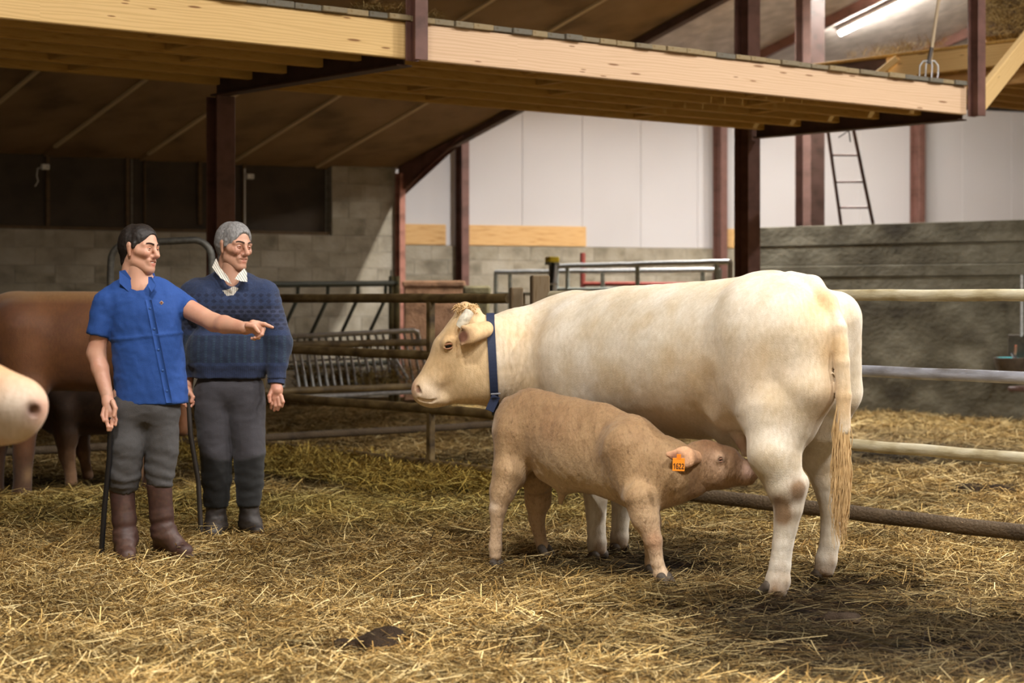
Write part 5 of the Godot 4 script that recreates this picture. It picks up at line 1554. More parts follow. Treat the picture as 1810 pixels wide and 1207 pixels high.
# ---------------------------------------------------------------- cattle at the left
func build_side_cattle() -> void:
	# brown cow behind the younger man
	var D := 12.7
	var hz := Vector3.BACK
	var s := Sdf.new()
	s.cap(at(40, 606, D), at(230, 608, D), 0.325, 0.33, 0.08, hz, 0.85)
	s.cap(at(20, 545, D), at(260, 545, D), 0.085, 0.085, 0.12)
	s.cap(at(262, 585, D), at(288, 590, D), 0.27, 0.22, 0.1, hz, 0.95)
	s.ball(at(300, 528, D), 0.09, 0.08)
	s.cap(at(34, 585, D - 0.16), at(46, 690, D - 0.18), 0.2, 0.13, 0.1)
	s.cap(at(40, 590, D + 0.16), at(10, 700, D + 0.18), 0.2, 0.12, 0.1)
	s.chain([[at(46, 690, D - 0.2), 0.13], [at(42, 740, D - 0.2), 0.095], [at(42, 800, D - 0.2), 0.072], [at(40, 850, D - 0.2), 0.06], [at(38, 880, D - 0.2), 0.07]], 0.05)
	s.chain([[at(5, 700, D + 0.2), 0.12], [at(-6, 780, D + 0.2), 0.07], [at(-8, 850, D + 0.2), 0.055], [at(-8, 868, D + 0.2), 0.06]], 0.05)
	s.chain([[at(280, 640, D - 0.18), 0.19], [at(275, 730, D - 0.2), 0.11], [at(288, 790, D - 0.2), 0.07], [at(284, 860, D - 0.2), 0.055], [at(280, 880, D - 0.2), 0.06]], 0.05)
	s.chain([[at(285, 640, D + 0.18), 0.18], [at(262, 730, D + 0.2), 0.1], [at(272, 790, D + 0.2), 0.065], [at(266, 850, D + 0.2), 0.052], [at(262, 866, D + 0.2), 0.058]], 0.05)
	s.cap(at(20, 600, D), at(-90, 585, D), 0.26, 0.2, 0.1, hz, 0.7)
	s.cap(at(-90, 575, D), at(-150, 640, D), 0.15, 0.09, 0.08, hz, 0.7)
	s.chain([[at(312, 528, D), 0.05], [at(324, 560, D), 0.035], [at(326, 680, D), 0.025], [at(324, 760, D), 0.045]], 0.03)
	var root := Vector3(at(150, 0, D).x, 0, -D)
	var cow := thing("cow", root, "dark tan cow standing behind the younger man, its head outside the picture", "cow")
	var tan_paint := func(p: Vector3, _n: Vector3) -> Color:
		var a := patchy.get_noise_3dv(p) * 0.5 + 0.5
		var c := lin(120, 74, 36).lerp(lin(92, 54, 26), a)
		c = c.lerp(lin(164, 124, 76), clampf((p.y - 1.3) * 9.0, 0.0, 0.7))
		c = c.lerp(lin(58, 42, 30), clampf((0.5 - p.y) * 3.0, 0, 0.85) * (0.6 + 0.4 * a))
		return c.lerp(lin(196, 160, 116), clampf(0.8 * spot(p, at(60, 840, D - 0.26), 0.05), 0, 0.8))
	var coat := fur(Color.WHITE, Vector3(3.2, 1.4, 3.2))
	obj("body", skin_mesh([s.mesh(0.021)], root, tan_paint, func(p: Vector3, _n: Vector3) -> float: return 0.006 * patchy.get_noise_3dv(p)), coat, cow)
	# dark calf in the shade beyond it
	D = 13.45
	var c := Sdf.new()
	c.cap(at(110, 722, D), at(215, 715, D), 0.2, 0.21, 0.06, hz, 0.75)
	c.cap(at(230, 720, D), at(260, 712, D), 0.17, 0.15, 0.06, hz, 0.75)
	c.cap(at(112, 725, D - 0.08), at(118, 775, D - 0.08), 0.12, 0.08, 0.05)
	c.chain([[at(117, 768, D - 0.1), 0.082], [at(118, 805, D - 0.1), 0.055], [at(125, 838, D - 0.1), 0.04], [at(126, 855, D - 0.1), 0.045]], 0.03)
	c.chain([[at(140, 760, D + 0.12), 0.085], [at(146, 795, D + 0.12), 0.05], [at(152, 825, D + 0.12), 0.036], [at(155, 840, D + 0.12), 0.042]], 0.03)
	c.chain([[at(232, 760, D - 0.1), 0.08], [at(236, 810, D - 0.1), 0.05], [at(236, 856, D - 0.1), 0.042]], 0.03)
	c.chain([[at(245, 760, D + 0.12), 0.08], [at(248, 800, D + 0.12), 0.05], [at(250, 842, D + 0.12), 0.04]], 0.03)
	c.cap(at(260, 700, D), at(300, 665, D), 0.12, 0.09, 0.06, hz, 0.7)
	c.cap(at(302, 660, D), at(328, 690, D), 0.085, 0.05, 0.05, hz, 0.7)
	var r2 := Vector3(at(170, 0, D).x, 0, -D)
	var calf := thing("calf", r2, "dark brown calf in the shade beyond the tan cow, two pale legs showing", "calf")
	obj("body", skin_mesh([c.mesh(0.017)], r2, func(p: Vector3, _n: Vector3) -> Color:
		var k := lin(66, 44, 28).lerp(lin(140, 104, 74), clampf((0.42 - p.y) * 5.0, 0, 1))
		return k.lerp(lin(90, 64, 44), clampf(patchy.get_noise_3dv(p * 2.0) + 0.2, 0, 0.6))), coat, calf)
	# pale muzzle reaching in at the left edge, nearer than everything else
	D = 5.5
	var h := Sdf.new()
	h.cap(at(-190, 640, D), at(-110, 680, D), 0.13, 0.145, 0.05, hz, 0.62)
	h.cap(at(-120, 668, D), at(30, 716, D), 0.125, 0.085, 0.05, hz, 0.78)
	h.cap(at(-100, 730, D), at(20, 738, D), 0.085, 0.065, 0.05, hz, 0.7)
	h.ball(at(25, 722, D), 0.083, 0.03, hz, 1.0)
	h.cap(at(0, 762, D), at(22, 758, D), 0.04, 0.035, 0.03, hz, 1.3)
	h.cap(at(40, 716, D), at(46, 716, D), 0.055, 0.05, 0.03, hz, 1.1)
	h.cut(at(61, 728, D - 0.05), at(56, 722, D - 0.068), 0.015, 0.012, 0.01)
	h.cut(at(10, 770, D - 0.1), at(46, 756, D - 0.09), 0.006, 0.005, 0.02)
	h.cap(at(-150, 615, D - 0.02), at(-185, 600, D - 0.02), 0.05, 0.045, 0.04, hz, 1.5)
	h.cap(at(-205, 612, D - 0.12), at(-240, 640, D - 0.18), 0.04, 0.02, 0.02)
	h.cap(at(-180, 650, D), at(-330, 610, D), 0.15, 0.23, 0.06, hz, 0.6)
	var b := Sdf.new()
	b.cap(at(-380, 600, D), at(-980, 600, D), 0.34, 0.36, 0.1, hz, 0.85)
	for q in [[-400, -0.17], [-440, 0.17], [-970, -0.18], [-1010, 0.18]]:
		b.chain([[at(q[0], 740, D + q[1]), 0.15], [at(q[0], 900, D + q[1]), 0.09], [at(q[0], 1080, D + q[1]), 0.06], [at(q[0], 1325, D + q[1]), 0.06]], 0.05)
	b.cap(at(-330, 610, D), at(-420, 620, D), 0.23, 0.3, 0.1, hz, 0.7)
	var r3 := Vector3(at(-650, 0, D).x, 0, -D)
	var near := thing("cow", r3, "blurred cream and white muzzle of a cow reaching in at the left edge", "cow")
	var mp := func(p: Vector3, _n: Vector3) -> Color:
		var m := lin(172, 128, 82).lerp(lin(198, 184, 170), clampf(1.3 * spot(p, at(30, 740, D - 0.06), 0.1), 0, 0.95))
		m = m.lerp(lin(214, 168, 148), clampf(spot(p, at(72, 725, D - 0.02), 0.045), 0, 0.8))
		return m.lerp(lin(84, 50, 36), clampf(1.4 * spot(p, at(60, 726, D - 0.055), 0.024), 0, 0.9))
	obj("body", skin_mesh([b.mesh(0.04), h.mesh(0.0085)], r3, mp), coat, near)
# ---------------------------------------------------------------- small things
func build_details() -> void:
	var rng := RandomNumberGenerator.new()
	rng.seed = 1234
	# junction boxes with wires on the boarded wall
	for q in [[80.0, 295.0, 22.0, "white junction box with a dangling wire on the dark boards"], [442.0, 312.0, 23.55, "small white junction box on the dark boards behind the steel post"]]:
		var p := at(q[0], q[1], q[2])
		var o := thing("junction_box", p, q[3], "box")
		obj("box_lid", box(Vector3(0.095, 0.065, 0.05), 0.008), M.white_plastic, o, Transform3D(Basis(Vector3.UP, 0.6), Vector3.ZERO))
		obj("box_screw", box(Vector3(0.012, 0.012, 0.055), 0.003), M.grey_tube, o, Transform3D(Basis(Vector3.UP, 0.6), Vector3(0.02, 0.0, 0.004)))
		if q[0] < 100:
			var w := [Vector3(-0.04, 0, 0), Vector3(-0.09, -0.02, 0.0), Vector3(-0.1, -0.1, 0), Vector3(-0.085, -0.17, 0), Vector3(-0.12, -0.23, 0)]
			obj("wire", tube(w, 0.006, 6), M.white_plastic, o)
		else:
			obj("conduit", tube([Vector3(-0.07, 0.1, -0.02), Vector3(-0.07, -0.9, -0.02)], 0.01, 6), M.white_plastic, o)
	# cattle drinker on the concrete wall
	var dp := at(1792, 640, 19.18)
	var dr := thing("cattle_drinker", dp, "dark cattle drinking bowl with a turquoise inside on the concrete wall", "drinker")
	var prof := [[0.0, -0.13], [0.1, -0.125], [0.17, -0.08], [0.195, 0.0], [0.205, 0.045], [0.195, 0.05], [0.18, 0.03], [0.13, -0.03], [0.0, -0.05]]
	obj("bowl", lathe(prof, 28, 0, 6), mat(rgb(70, 58, 46), 0.6, M.blot, Vector3.ONE * 4.0), dr)
	obj("bowl_lining", lathe([[0.188, 0.046], [0.17, 0.02], [0.1, -0.02], [0.0, -0.03]], 28, 0, 3), mat(rgb(60, 190, 196), 0.35), dr)
	var tongue := obj("valve_tongue", box(Vector3(0.05, 0.02, 0.14), 0.008), M.black, dr, Transform3D(Basis(Vector3.RIGHT, 0.5), Vector3(0.02, 0.05, -0.04)))
	obj("valve_pin", tube([Vector3(0, 0.03, 0), Vector3(0.0, 0.13, -0.02)], 0.012, 8), mat(rgb(190, 110, 84), 0.4, null, Vector3.ONE, false, null, 0, 0.5), tongue)
	obj("back_plate", box(Vector3(0.24, 0.32, 0.03), 0.01), mat(rgb(70, 58, 46), 0.7, M.blot, Vector3.ONE * 4.0), dr, Transform3D(Basis(Vector3.UP, -0.74), Vector3(0.1, 0.12, -0.17)))
	obj("supply_pipe", tube([Vector3(0.12, 0.26, -0.14), Vector3(0.12, 0.9, -0.14)], 0.014, 8), M.galv, dr)
	obj("bracket", box(Vector3(0.2, 0.05, 0.2), 0.01), M.steel_dark, dr, Transform3D(Basis(Vector3.UP, -0.74), Vector3(0.1, -0.28, -0.1)))
	# pitchfork standing on the loft
	var fb := uv(13.72, 10.72, 3.325)
	var pf := thing("pitchfork", fb, "four-tined pitchfork standing tines down on the loft edge", "pitchfork")
	var fd := -fb.z
	var sock := at(1644, 104, fd) - fb
	obj("handle", tube([sock + Vector3(0, -0.02, 0), at(1652, 50, fd) - fb, at(1664, -30, fd) - fb], [0.017, 0.015, 0.015], 8), mat(rgb(206, 186, 156), 0.6), pf)
	obj("socket", tube([at(1641, 112, fd) - fb, at(1647, 84, fd) - fb], [0.022, 0.019], 8), mat(rgb(92, 86, 84), 0.5, null, Vector3.ONE, false, null, 0, 0.5), pf)
	var tine := mat(rgb(176, 176, 176), 0.35, null, Vector3.ONE, false, null, 0, 0.7)
	for x in [-16.0, -5.5, 5.5, 16.0]:
		obj("tine", tube([at(1642, 109, fd) - fb, at(1642 + x * 0.6, 106 + absf(x) * 0.1, fd) - fb, at(1642 + x, 116, fd) - fb, at(1642 + x * 1.05, 130, fd - 0.03) - fb, at(1640 + x * 0.98, 147, fd - 0.07) - fb], [0.009, 0.009, 0.008, 0.007, 0.003], 7), tine, pf)
	# hay on the lofts
	var hay := mat(Color.WHITE, 0.75)
	hay.metallic_specular = 0.18
	hay.vertex_color_use_as_albedo = true
	hay.cull_mode = BaseMaterial3D.CULL_DISABLED
	var tuft := straw_clump(rng, 60, 0.09, 0.9)
	var tuft_b := straw_clump(rng, 60, 0.12, 0.6)
	bale(Vector3(0.62, 0.5, 0.55), uv(16.25, 11.0, 3.89), "big hay bale stacked on the second loft", tuft, hay, rng)
	var spots: Array[Transform3D] = []
	for k in 26:
		spots.append(Transform3D(Basis(Vector3.UP, rng.randf() * TAU).scaled(Vector3.ONE * rng.randf_range(0.5, 1.0)), uv(15.8 + rng.randfn(0, 0.14), 12.7 + rng.randfn(0, 0.3), 3.89 + rng.randf() * 0.08)))
	strew("hay_heap", tuft, spots, hay, "small heap of dry hay on the edge of the second loft", Color(0.8, 0.76, 0.6))
	spots = []
	for q in [[6.35, 10.5, 14], [7.45, 10.5, 12], [7.9, 10.5, 10]]:
		for k in int(q[2]):
			spots.append(Transform3D(Basis(Vector3.UP, rng.randf() * TAU).scaled(Vector3.ONE * rng.randf_range(0.35, 0.7)), uv(q[0] + rng.randfn(0, 0.07), q[1] + rng.randfn(0, 0.05), 3.3 + rng.randf() * 0.03)))
	for k in 90:
		spots.append(Transform3D(Basis(Vector3.UP, rng.randf() * TAU).scaled(Vector3(0.5, 0.25, 0.5)), uv(rng.randf_range(5.0, 13.9), 10.55 + absf(rng.randfn(0, 0.3)), 3.3)))
	strew("loft_straw", tuft_b, spots, hay, "wisps of straw lying along the front edge of the loft", Color(0.95, 0.9, 0.72))
	spots = []
	for k in 90:
		spots.append(Transform3D(Basis(Vector3.UP, rng.randf() * TAU).scaled(Vector3.ONE * rng.randf_range(0.8, 1.4)), Vector3(rng.randf_range(-2.15, -1.0), rng.randf_range(0.42, 0.58), -18.5 + rng.randfn(0, 0.15))))
	strew("feeder_hay", tuft_b, spots, hay, "hay lying in the galvanised feeder", Color(0.85, 0.78, 0.5))
	# banked bedding along the fences
	spots = []
	for k in 420:
		var s := rng.randf_range(4.0, 7.6)
		var p := on_fence(s, 0.0)
		p += Vector3(-rng.randf_range(0.0, 1.0) + 0.35, 0, absf(rng.randfn(0, 0.25)) + 0.1)
		p.y = ground_y(p.x, p.z) + rng.randf() * 0.05
		spots.append(Transform3D(Basis(Vector3.UP, rng.randf() * TAU).scaled(Vector3.ONE * rng.randf_range(0.9, 1.5)), p))
	strew("banked_straw", tuft_b, spots, hay, "banked yellow-green straw along the foot of the pipe fence", Color(0.82, 0.76, 0.36))
	# dung pats
	dung(at(655, 1147, 7.13), Vector3(0.155, 0.06, 0.22), "flat grey-brown dung pat in the straw at the front", 3, rng)
	dung(at(1556, 944, 10.6), Vector3(0.07, 0.035, 0.06), "small dark dung lump beneath the bottom rail, right of the cow", 4, rng)
	dung(at(1490, 1098, 7.75), Vector3(0.1, 0.03, 0.1), "dark dung pat in the mud right of the cow's near hoof", 5, rng)
	dung(at(900, 1150, 7.1), Vector3(0.05, 0.02, 0.05), "tiny dark dung lump in the straw below the calf", 6, rng)
	dung(at(1755, 870, 12.85), Vector3(0.3, 0.05, 0.2), "dark dung heap beyond the fence below the drinker", 7, rng)

func lathe(prof: Array, sides: int, _a: int, _b: int) -> ArrayMesh:
	var st := begin()
	for i in prof.size() - 1:
		for k in sides:
			var a0 := TAU * k / sides
			var a1 := TAU * (k + 1) / sides
			var p := [Vector3(prof[i][0] * cos(a0), prof[i][1], prof[i][0] * sin(a0)), Vector3(prof[i][0] * cos(a1), prof[i][1], prof[i][0] * sin(a1)), Vector3(prof[i + 1][0] * cos(a1), prof[i + 1][1], prof[i + 1][0] * sin(a1)), Vector3(prof[i + 1][0] * cos(a0), prof[i + 1][1], prof[i + 1][0] * sin(a0))]
			for j in [0, 1, 2, 0, 2, 3]:
				st.set_smooth_group(i)
				st.add_vertex(p[j])
	st.index()
	st.generate_normals()
	return st.commit()

func strew(called: String, mesh: Mesh, spots: Array[Transform3D], m: Material, label: String, tint: Color, parent: Node3D = null) -> void:
	var mm := MultiMesh.new()
	mm.transform_format = MultiMesh.TRANSFORM_3D
	mm.use_colors = true
	mm.mesh = mesh
	mm.instance_count = spots.size()
	for i in spots.size():
		mm.set_instance_transform(i, spots[i])
		var f := 0.8 + 0.4 * fmod(i * 0.618, 1.0)
		mm.set_instance_color(i, Color(tint.r * f, tint.g * f, tint.b * f))
	var o := MultiMeshInstance3D.new()
	o.name = called if parent else numbered(called)
	o.multimesh = mm
	o.material_override = m
	if parent:
		parent.add_child(o, true)
		o.set_meta("kind", "stuff")
	else:
		add_child(o, true)
		tag(o, label, "hay" if "hay" in called else "straw", "", "stuff")

func bale(half: Vector3, base: Vector3, label: String, tuft: Mesh, m: Material, rng: RandomNumberGenerator) -> void:
	var o := thing("hay_bale", base, label, "bale")
	o.basis = Basis(Vector3(CA, 0, -SA), Vector3.UP, Vector3(SA, 0, CA))
	var body := mat(rgb(212, 194, 150), 0.95, noise_tex(0.05, [rgb(60, 48, 26), rgb(170, 146, 92), rgb(240, 222, 170)], 512, 4, 88), Vector3(1.2, 2.4, 1.2), false, M.rough, 3.0)
	obj("bale_body", box(half * 2.0, 0.08), body, o, Transform3D(Basis.IDENTITY, Vector3(0, half.y, 0)))
	for x in [-0.25, 0.25]:
		var c := Vector3(x, half.y, 0)
		var e := half + Vector3.ONE * 0.004
		obj("twine", tube([c + Vector3(0, -e.y + 0.03, e.z), c + Vector3(0, e.y - 0.06, e.z), c + Vector3(0, e.y, e.z - 0.06), c + Vector3(0, e.y, -e.z + 0.06)], 0.004, 6), mat(rgb(150, 120, 70), 0.8), o)
	var spots: Array[Transform3D] = []
	for k in 260:
		var ax := rng.randi() % 3
		var p := Vector3(rng.randf_range(-half.x, half.x), rng.randf_range(0.0, 2.0 * half.y), rng.randf_range(-half.z, half.z))
		var n := Vector3.ZERO
		if ax == 0:
			p.x = half.x * (1 if rng.randf() < 0.4 else -1); n.x = signf(p.x)
		elif ax == 1:
			p.y = 2.0 * half.y; n.y = 1
		else:
			p.z = half.z; n.z = 1
		var side := n.cross(Vector3(0.3, 0.5, 0.8)).normalized()
		spots.append(Transform3D(Basis(side, n, side.cross(n)) * Basis(Vector3.UP, rng.randf() * TAU).scaled(Vector3.ONE * rng.randf_range(0.5, 0.9)), p))
	strew("loose_stalks", tuft, spots, m, "", Color(1.25, 1.15, 0.85), o)

func dung(p: Vector3, size: Vector3, label: String, sd: int, rng: RandomNumberGenerator) -> void:
	var s := Sdf.new()
	p.y = ground_y(p.x, p.z)
	for k in 14:
		var a := rng.randf() * TAU
		var r := sqrt(rng.randf()) * 0.75
		var c := Vector3(cos(a) * r * size.x, rng.randf_range(0.0, 0.5) * size.y, sin(a) * r * size.z)
		s.ball(p + c, minf(size.x, size.z) * rng.randf_range(0.28, 0.5), 0.02, Vector3.UP, clampf(size.y / minf(size.x, size.z) * 2.0, 0.3, 1.0))
	s.planes.append(Plane(Vector3.DOWN, -(p.y - 0.02)))
	var m := mat(Color.WHITE, 0.75, M.blot, Vector3.ONE * 5.0, true, M.rough, 0.6)
	m.metallic_specular = 0.15
	m.vertex_color_use_as_albedo = true
	var o := obj("dung_pat", skin_mesh([s.mesh(0.009)], p, func(_p: Vector3, _n: Vector3) -> Color: return lin(54, 45, 37), func(q: Vector3, _n: Vector3) -> float: return 0.006 * patchy.get_noise_3dv(q * 3.0)), m, null, Transform3D(Basis.IDENTITY, p))
	tag(o, label, "dung")
# ---------------------------------------------------------------- measuring
const F := 3290.0          # focal length in pixels of the 1810 x 1207 frame
const H := 1.36            # height of the lens above the straw
const CA := 0.772          # the barn's long axis u and cross axis v, seen from the lens
const SA := 0.636

func at(px: float, py: float, d: float) -> Vector3:
	return Vector3((px - 905.0) / F * d, H - (py - 522.0) / F * d, -d)

func uv(u: float, v: float, y: float) -> Vector3:
	return Vector3(u * CA - v * SA, y, -(u * SA + v * CA))

# ---------------------------------------------------------------- smooth solids: joined tapered capsules, meshed as surface nets
class Sdf:
	var A := PackedVector3Array()
	var B := PackedVector3Array()
	var BA := PackedVector3Array()
	var NX := PackedVector3Array()
	var IL := PackedFloat32Array()
	var LN := PackedFloat32Array()
	var RA := PackedFloat32Array()
	var DR := PackedFloat32Array()
	var FL := PackedFloat32Array()
	var K := PackedFloat32Array()
	var KIND := PackedInt32Array()   # 0 add, 1 take away, 2 add with a flat far end
	var planes: Array[Plane] = []
	var ks := 1.0

	func put(kind: int, a: Vector3, b: Vector3, ra: float, rb: float, k: float, n := Vector3.ZERO, w := 1.0) -> void:
		var f := 0.0
		if n != Vector3.ZERO:
			n = n.normalized()
			f = 1.0 / w - 1.0
		var ba := b - a
		ba += n * (ba.dot(n) * f)
		A.append(a); B.append(b); BA.append(ba); NX.append(n); FL.append(f)
		var l2 := ba.length_squared()
		IL.append(1.0 / l2 if l2 > 1e-12 else 0.0)
		LN.append(sqrt(l2))
		RA.append(ra); DR.append(rb - ra); K.append(k); KIND.append(kind)

	func cap(a: Vector3, b: Vector3, ra: float, rb: float, k := 0.05, n := Vector3.ZERO, w := 1.0) -> void:
		put(0, a, b, ra, rb, k, n, w)

	func ball(a: Vector3, r: float, k := 0.05, n := Vector3.ZERO, w := 1.0) -> void:
		put(0, a, a, r, r, k, n, w)

	func cut(a: Vector3, b: Vector3, ra: float, rb: float, k := 0.02, n := Vector3.ZERO, w := 1.0) -> void:
		put(1, a, b, ra, rb, k, n, w)

	func flat(a: Vector3, b: Vector3, ra: float, rb: float, k := 0.03, n := Vector3.ZERO, w := 1.0) -> void:
		put(2, a, b, ra, rb, k, n, w)

	func chain(pts: Array, k := 0.03, n := Vector3.ZERO, w := 1.0) -> void:   # pts: [point, radius] ...
		for i in pts.size() - 1:
			put(0, pts[i][0], pts[i + 1][0], pts[i][1], pts[i + 1][1], k if i < 2 else 0.012, n, w)

	func one(i: int, p: Vector3) -> float:
		var q := p - A[i]
		var f := FL[i]
		if f != 0.0:
			q += NX[i] * (q.dot(NX[i]) * f)
		var ba := BA[i]
		var t := q.dot(ba) * IL[i]
		if KIND[i] == 2 and t > 0.0:
			var r := RA[i] + DR[i] * minf(t, 1.0)
			return maxf((q - ba * t).length() - r, (t - 1.0) * LN[i])
		t = clampf(t, 0.0, 1.0)
		return (q - ba * t).length() - (RA[i] + DR[i] * t)

	func ev(p: Vector3, ids: PackedInt32Array) -> float:
		var d := 9.0
		for i in ids:
			var q := p - A[i]
			var f := FL[i]
			if f != 0.0:
				q += NX[i] * (q.dot(NX[i]) * f)
			var ba := BA[i]
			var t := q.dot(ba) * IL[i]
			var e: float
			var kind := KIND[i]
			if kind == 2 and t > 0.0:
				e = maxf((q - ba * t).length() - (RA[i] + DR[i] * minf(t, 1.0)), (t - 1.0) * LN[i])
			else:
				t = clampf(t, 0.0, 1.0)
				e = (q - ba * t).length() - (RA[i] + DR[i] * t)
			var k := K[i]
			if kind == 1:
				var h := maxf(k - absf(d + e), 0.0) / k
				d = maxf(d, -e) + h * h * k * 0.25
			else:
				var h := maxf(k - absf(d - e), 0.0) / k
				d = minf(d, e) - h * h * k * 0.25
		for pl in planes:
			d = maxf(d, pl.distance_to(p))
		return d

	func all_ids() -> PackedInt32Array:
		return PackedInt32Array(range(A.size()))

	func hit(from: Vector3, dir: Vector3, reach := 3.0) -> Vector3:   # first point of the surface along a ray
		var ids := all_ids()
		dir = dir.normalized()
		var t := 0.0
		for s in 90:
			var d := ev(from + dir * t, ids)
			if d < 0.0008:
				break
			t += d * 0.6
			if t > reach:
				break
		return from + dir * t

	func normal(p: Vector3) -> Vector3:
		var ids := all_ids()
		var e := 0.004
		return Vector3(ev(p + Vector3(e, 0, 0), ids) - ev(p - Vector3(e, 0, 0), ids), ev(p + Vector3(0, e, 0), ids) - ev(p - Vector3(0, e, 0), ids), ev(p + Vector3(0, 0, e), ids) - ev(p - Vector3(0, 0, e), ids)).normalized()

	# one finished block of the grid: its prims and its 8 x 8 x 8 values
	var lo: Vector3
	var cell: float
	var nb: Vector3i
	var work: Array[int] = []
	var work_ids: Array[PackedInt32Array] = []
	var got: Array[PackedFloat32Array] = []

	func fill(n: int) -> void:
		var b := work[n]
		var bx := b % nb.x
		var by := (b / nb.x) % nb.y
		var bz := b / (nb.x * nb.y)
		var o := lo + Vector3(bx, by, bz) * (8.0 * cell)
		var ids := work_ids[n]
		var out := PackedFloat32Array()
		out.resize(512)
		var w := 0
		for z in 8:
			for y in 8:
				for x in 8:
					out[w] = ev(o + Vector3(x, y, z) * cell, ids)
					w += 1
		got[n] = out

	func mesh(size: float) -> Dictionary:
		cell = size
		var a := Vector3(1e9, 1e9, 1e9)
		var b := -a
		var most := 1.0
		for i in A.size():
			if KIND[i] == 1:
				continue
			var r := maxf(RA[i], RA[i] + DR[i]) * maxf(1.0, 1.0 / (1.0 + FL[i]))
			var rr := Vector3(r, r, r)
			a = a.min(A[i] - rr).min(B[i] - rr)
			b = b.max(A[i] + rr).max(B[i] + rr)
			most = maxf(most, 1.0 + FL[i])
		a -= Vector3.ONE * cell * 3.0
		b += Vector3.ONE * cell * 3.0
		lo = a
		var span := (b - a) / (cell * 8.0)
		nb = Vector3i(ceili(span.x) + 1, ceili(span.y) + 1, ceili(span.z) + 1)
		var nx := nb.x * 8
		var ny := nb.y * 8
		var nz := nb.z * 8
		var grid := PackedFloat32Array()
		grid.resize(nx * ny * nz)
		grid.fill(1.0)
		var ids := all_ids()
		var reach := cell * 8.0 * 0.87
		work.clear(); work_ids.clear()
		var solid: Array[int] = []
		for bz in nb.z:
			for by in nb.y:
				for bx in nb.x:
					var c := lo + (Vector3(bx, by, bz) + Vector3(0.5, 0.5, 0.5)) * (8.0 * cell)
					var near := PackedInt32Array()
					var low := 9.0
					for i in A.size():
						var e := one(i, c)
						var s := reach * maxf(1.0, 1.0 + FL[i])
						if e < s + 2.0 * K[i] + 0.05:
							near.append(i)
						if KIND[i] != 1:
							low = minf(low, e - s - K[i])
					if low > 0.0 or near.is_empty():
						continue
					var d := ev(c, ids)
					if absf(d) > reach * most + 0.05:
						if d < 0.0:
							solid.append(bx + nb.x * (by + nb.y * bz))
						continue
					work.append(bx + nb.x * (by + nb.y * bz))
					work_ids.append(near)
		got.resize(work.size())
		if work.size():
			var id := WorkerThreadPool.add_group_task(fill, work.size())
			WorkerThreadPool.wait_for_group_task_completion(id)
		for n in work.size():
			_copy(grid, work[n], got[n], nx, ny)
		for n in solid:
			var bx := n % nb.x
			var by := (n / nb.x) % nb.y
			var bz := n / (nb.x * nb.y)
			for z in 8:
				for y in 8:
					var base := bx * 8 + nx * (by * 8 + y + ny * (bz * 8 + z))
					for x in 8:
						grid[base + x] = -1.0
		return _nets(grid, nx, ny, nz)

	func _copy(grid: PackedFloat32Array, n: int, v: PackedFloat32Array, nx: int, ny: int) -> void:
		var bx := n % nb.x
		var by := (n / nb.x) % nb.y
		var bz := n / (nb.x * nb.y)
		var w := 0
		for z in 8:
			for y in 8:
				var base := bx * 8 + nx * (by * 8 + y + ny * (bz * 8 + z))
				for x in 8:
					grid[base + x] = v[w]
					w += 1

	func _nets(grid: PackedFloat32Array, nx: int, ny: int, nz: int) -> Dictionary:
		var vert := PackedVector3Array()
		var vid := {}
		var index := PackedInt32Array()
		var owner := PackedInt32Array()
		var sx := 1
		var sy := nx
		var sz := nx * ny
		var off := PackedInt32Array([0, sx, sy, sx + sy, sz, sx + sz, sy + sz, sx + sy + sz])
		var ea := PackedInt32Array([0, 2, 4, 6, 0, 1, 4, 5, 0, 1, 2, 3])
		var eb := PackedInt32Array([1, 3, 5, 7, 2, 3, 6, 7, 4, 5, 6, 7])
		var corner := PackedVector3Array()
		for c in 8:
			corner.append(Vector3(c & 1, (c >> 1) & 1, c >> 2))
		var g := PackedFloat32Array()
		g.resize(8)
		for n in work.size():
			var bn := work[n]
			var bx := (bn % nb.x) * 8
			var by := ((bn / nb.x) % nb.y) * 8
			var bz := (bn / (nb.x * nb.y)) * 8
			for z in range(bz, mini(bz + 8, nz - 1)):
				for y in range(by, mini(by + 8, ny - 1)):
					for x in range(bx, mini(bx + 8, nx - 1)):
						var at0 := x + sy * y + sz * z
						var mask := 0
						for c in 8:
							var v := grid[at0 + off[c]]
							g[c] = v
							if v < 0.0:
								mask |= 1 << c
						if mask == 0 or mask == 255:
							continue
						var sum := Vector3.ZERO
						var cnt := 0
						for e in 12:
							var i := ea[e]
							var j := eb[e]
							if ((mask >> i) & 1) != ((mask >> j) & 1):
								var t := g[i] / (g[i] - g[j])
								sum += corner[i].lerp(corner[j], t)
								cnt += 1
						vid[at0] = vert.size()
						vert.append(lo + (Vector3(x, y, z) + sum / cnt) * cell)
						owner.append(n)
		for at0: int in vid:
			var in0 := grid[at0] < 0.0
			for ax in 3:
				var s: int = [sx, sy, sz][ax]
				if (grid[at0 + s] < 0.0) == in0:
					continue
				var s1: int = [sy, sz, sx][ax]
				var s2: int = [sz, sx, sy][ax]
				var a: int = vid.get(at0 - s1 - s2, -1)
				var b: int = vid.get(at0 - s2, -1)
				var c: int = vid[at0]
				var d: int = vid.get(at0 - s1, -1)
				if a < 0 or b < 0 or d < 0:
					continue
				if in0:
					index.append_array(PackedInt32Array([a, c, b, a, d, c]))
				else:
					index.append_array(PackedInt32Array([a, b, c, a, c, d]))
		for pass_n in 2:   # settle the vertices on the surface itself
			var nrm := Sdf.normals(vert, index)
			for i in vert.size():
				var d := ev(vert[i], work_ids[owner[i]])
				vert[i] -= nrm[i] * clampf(d, -cell, cell) * 0.8
		return {"v": vert, "i": index, "n": Sdf.normals(vert, index)}

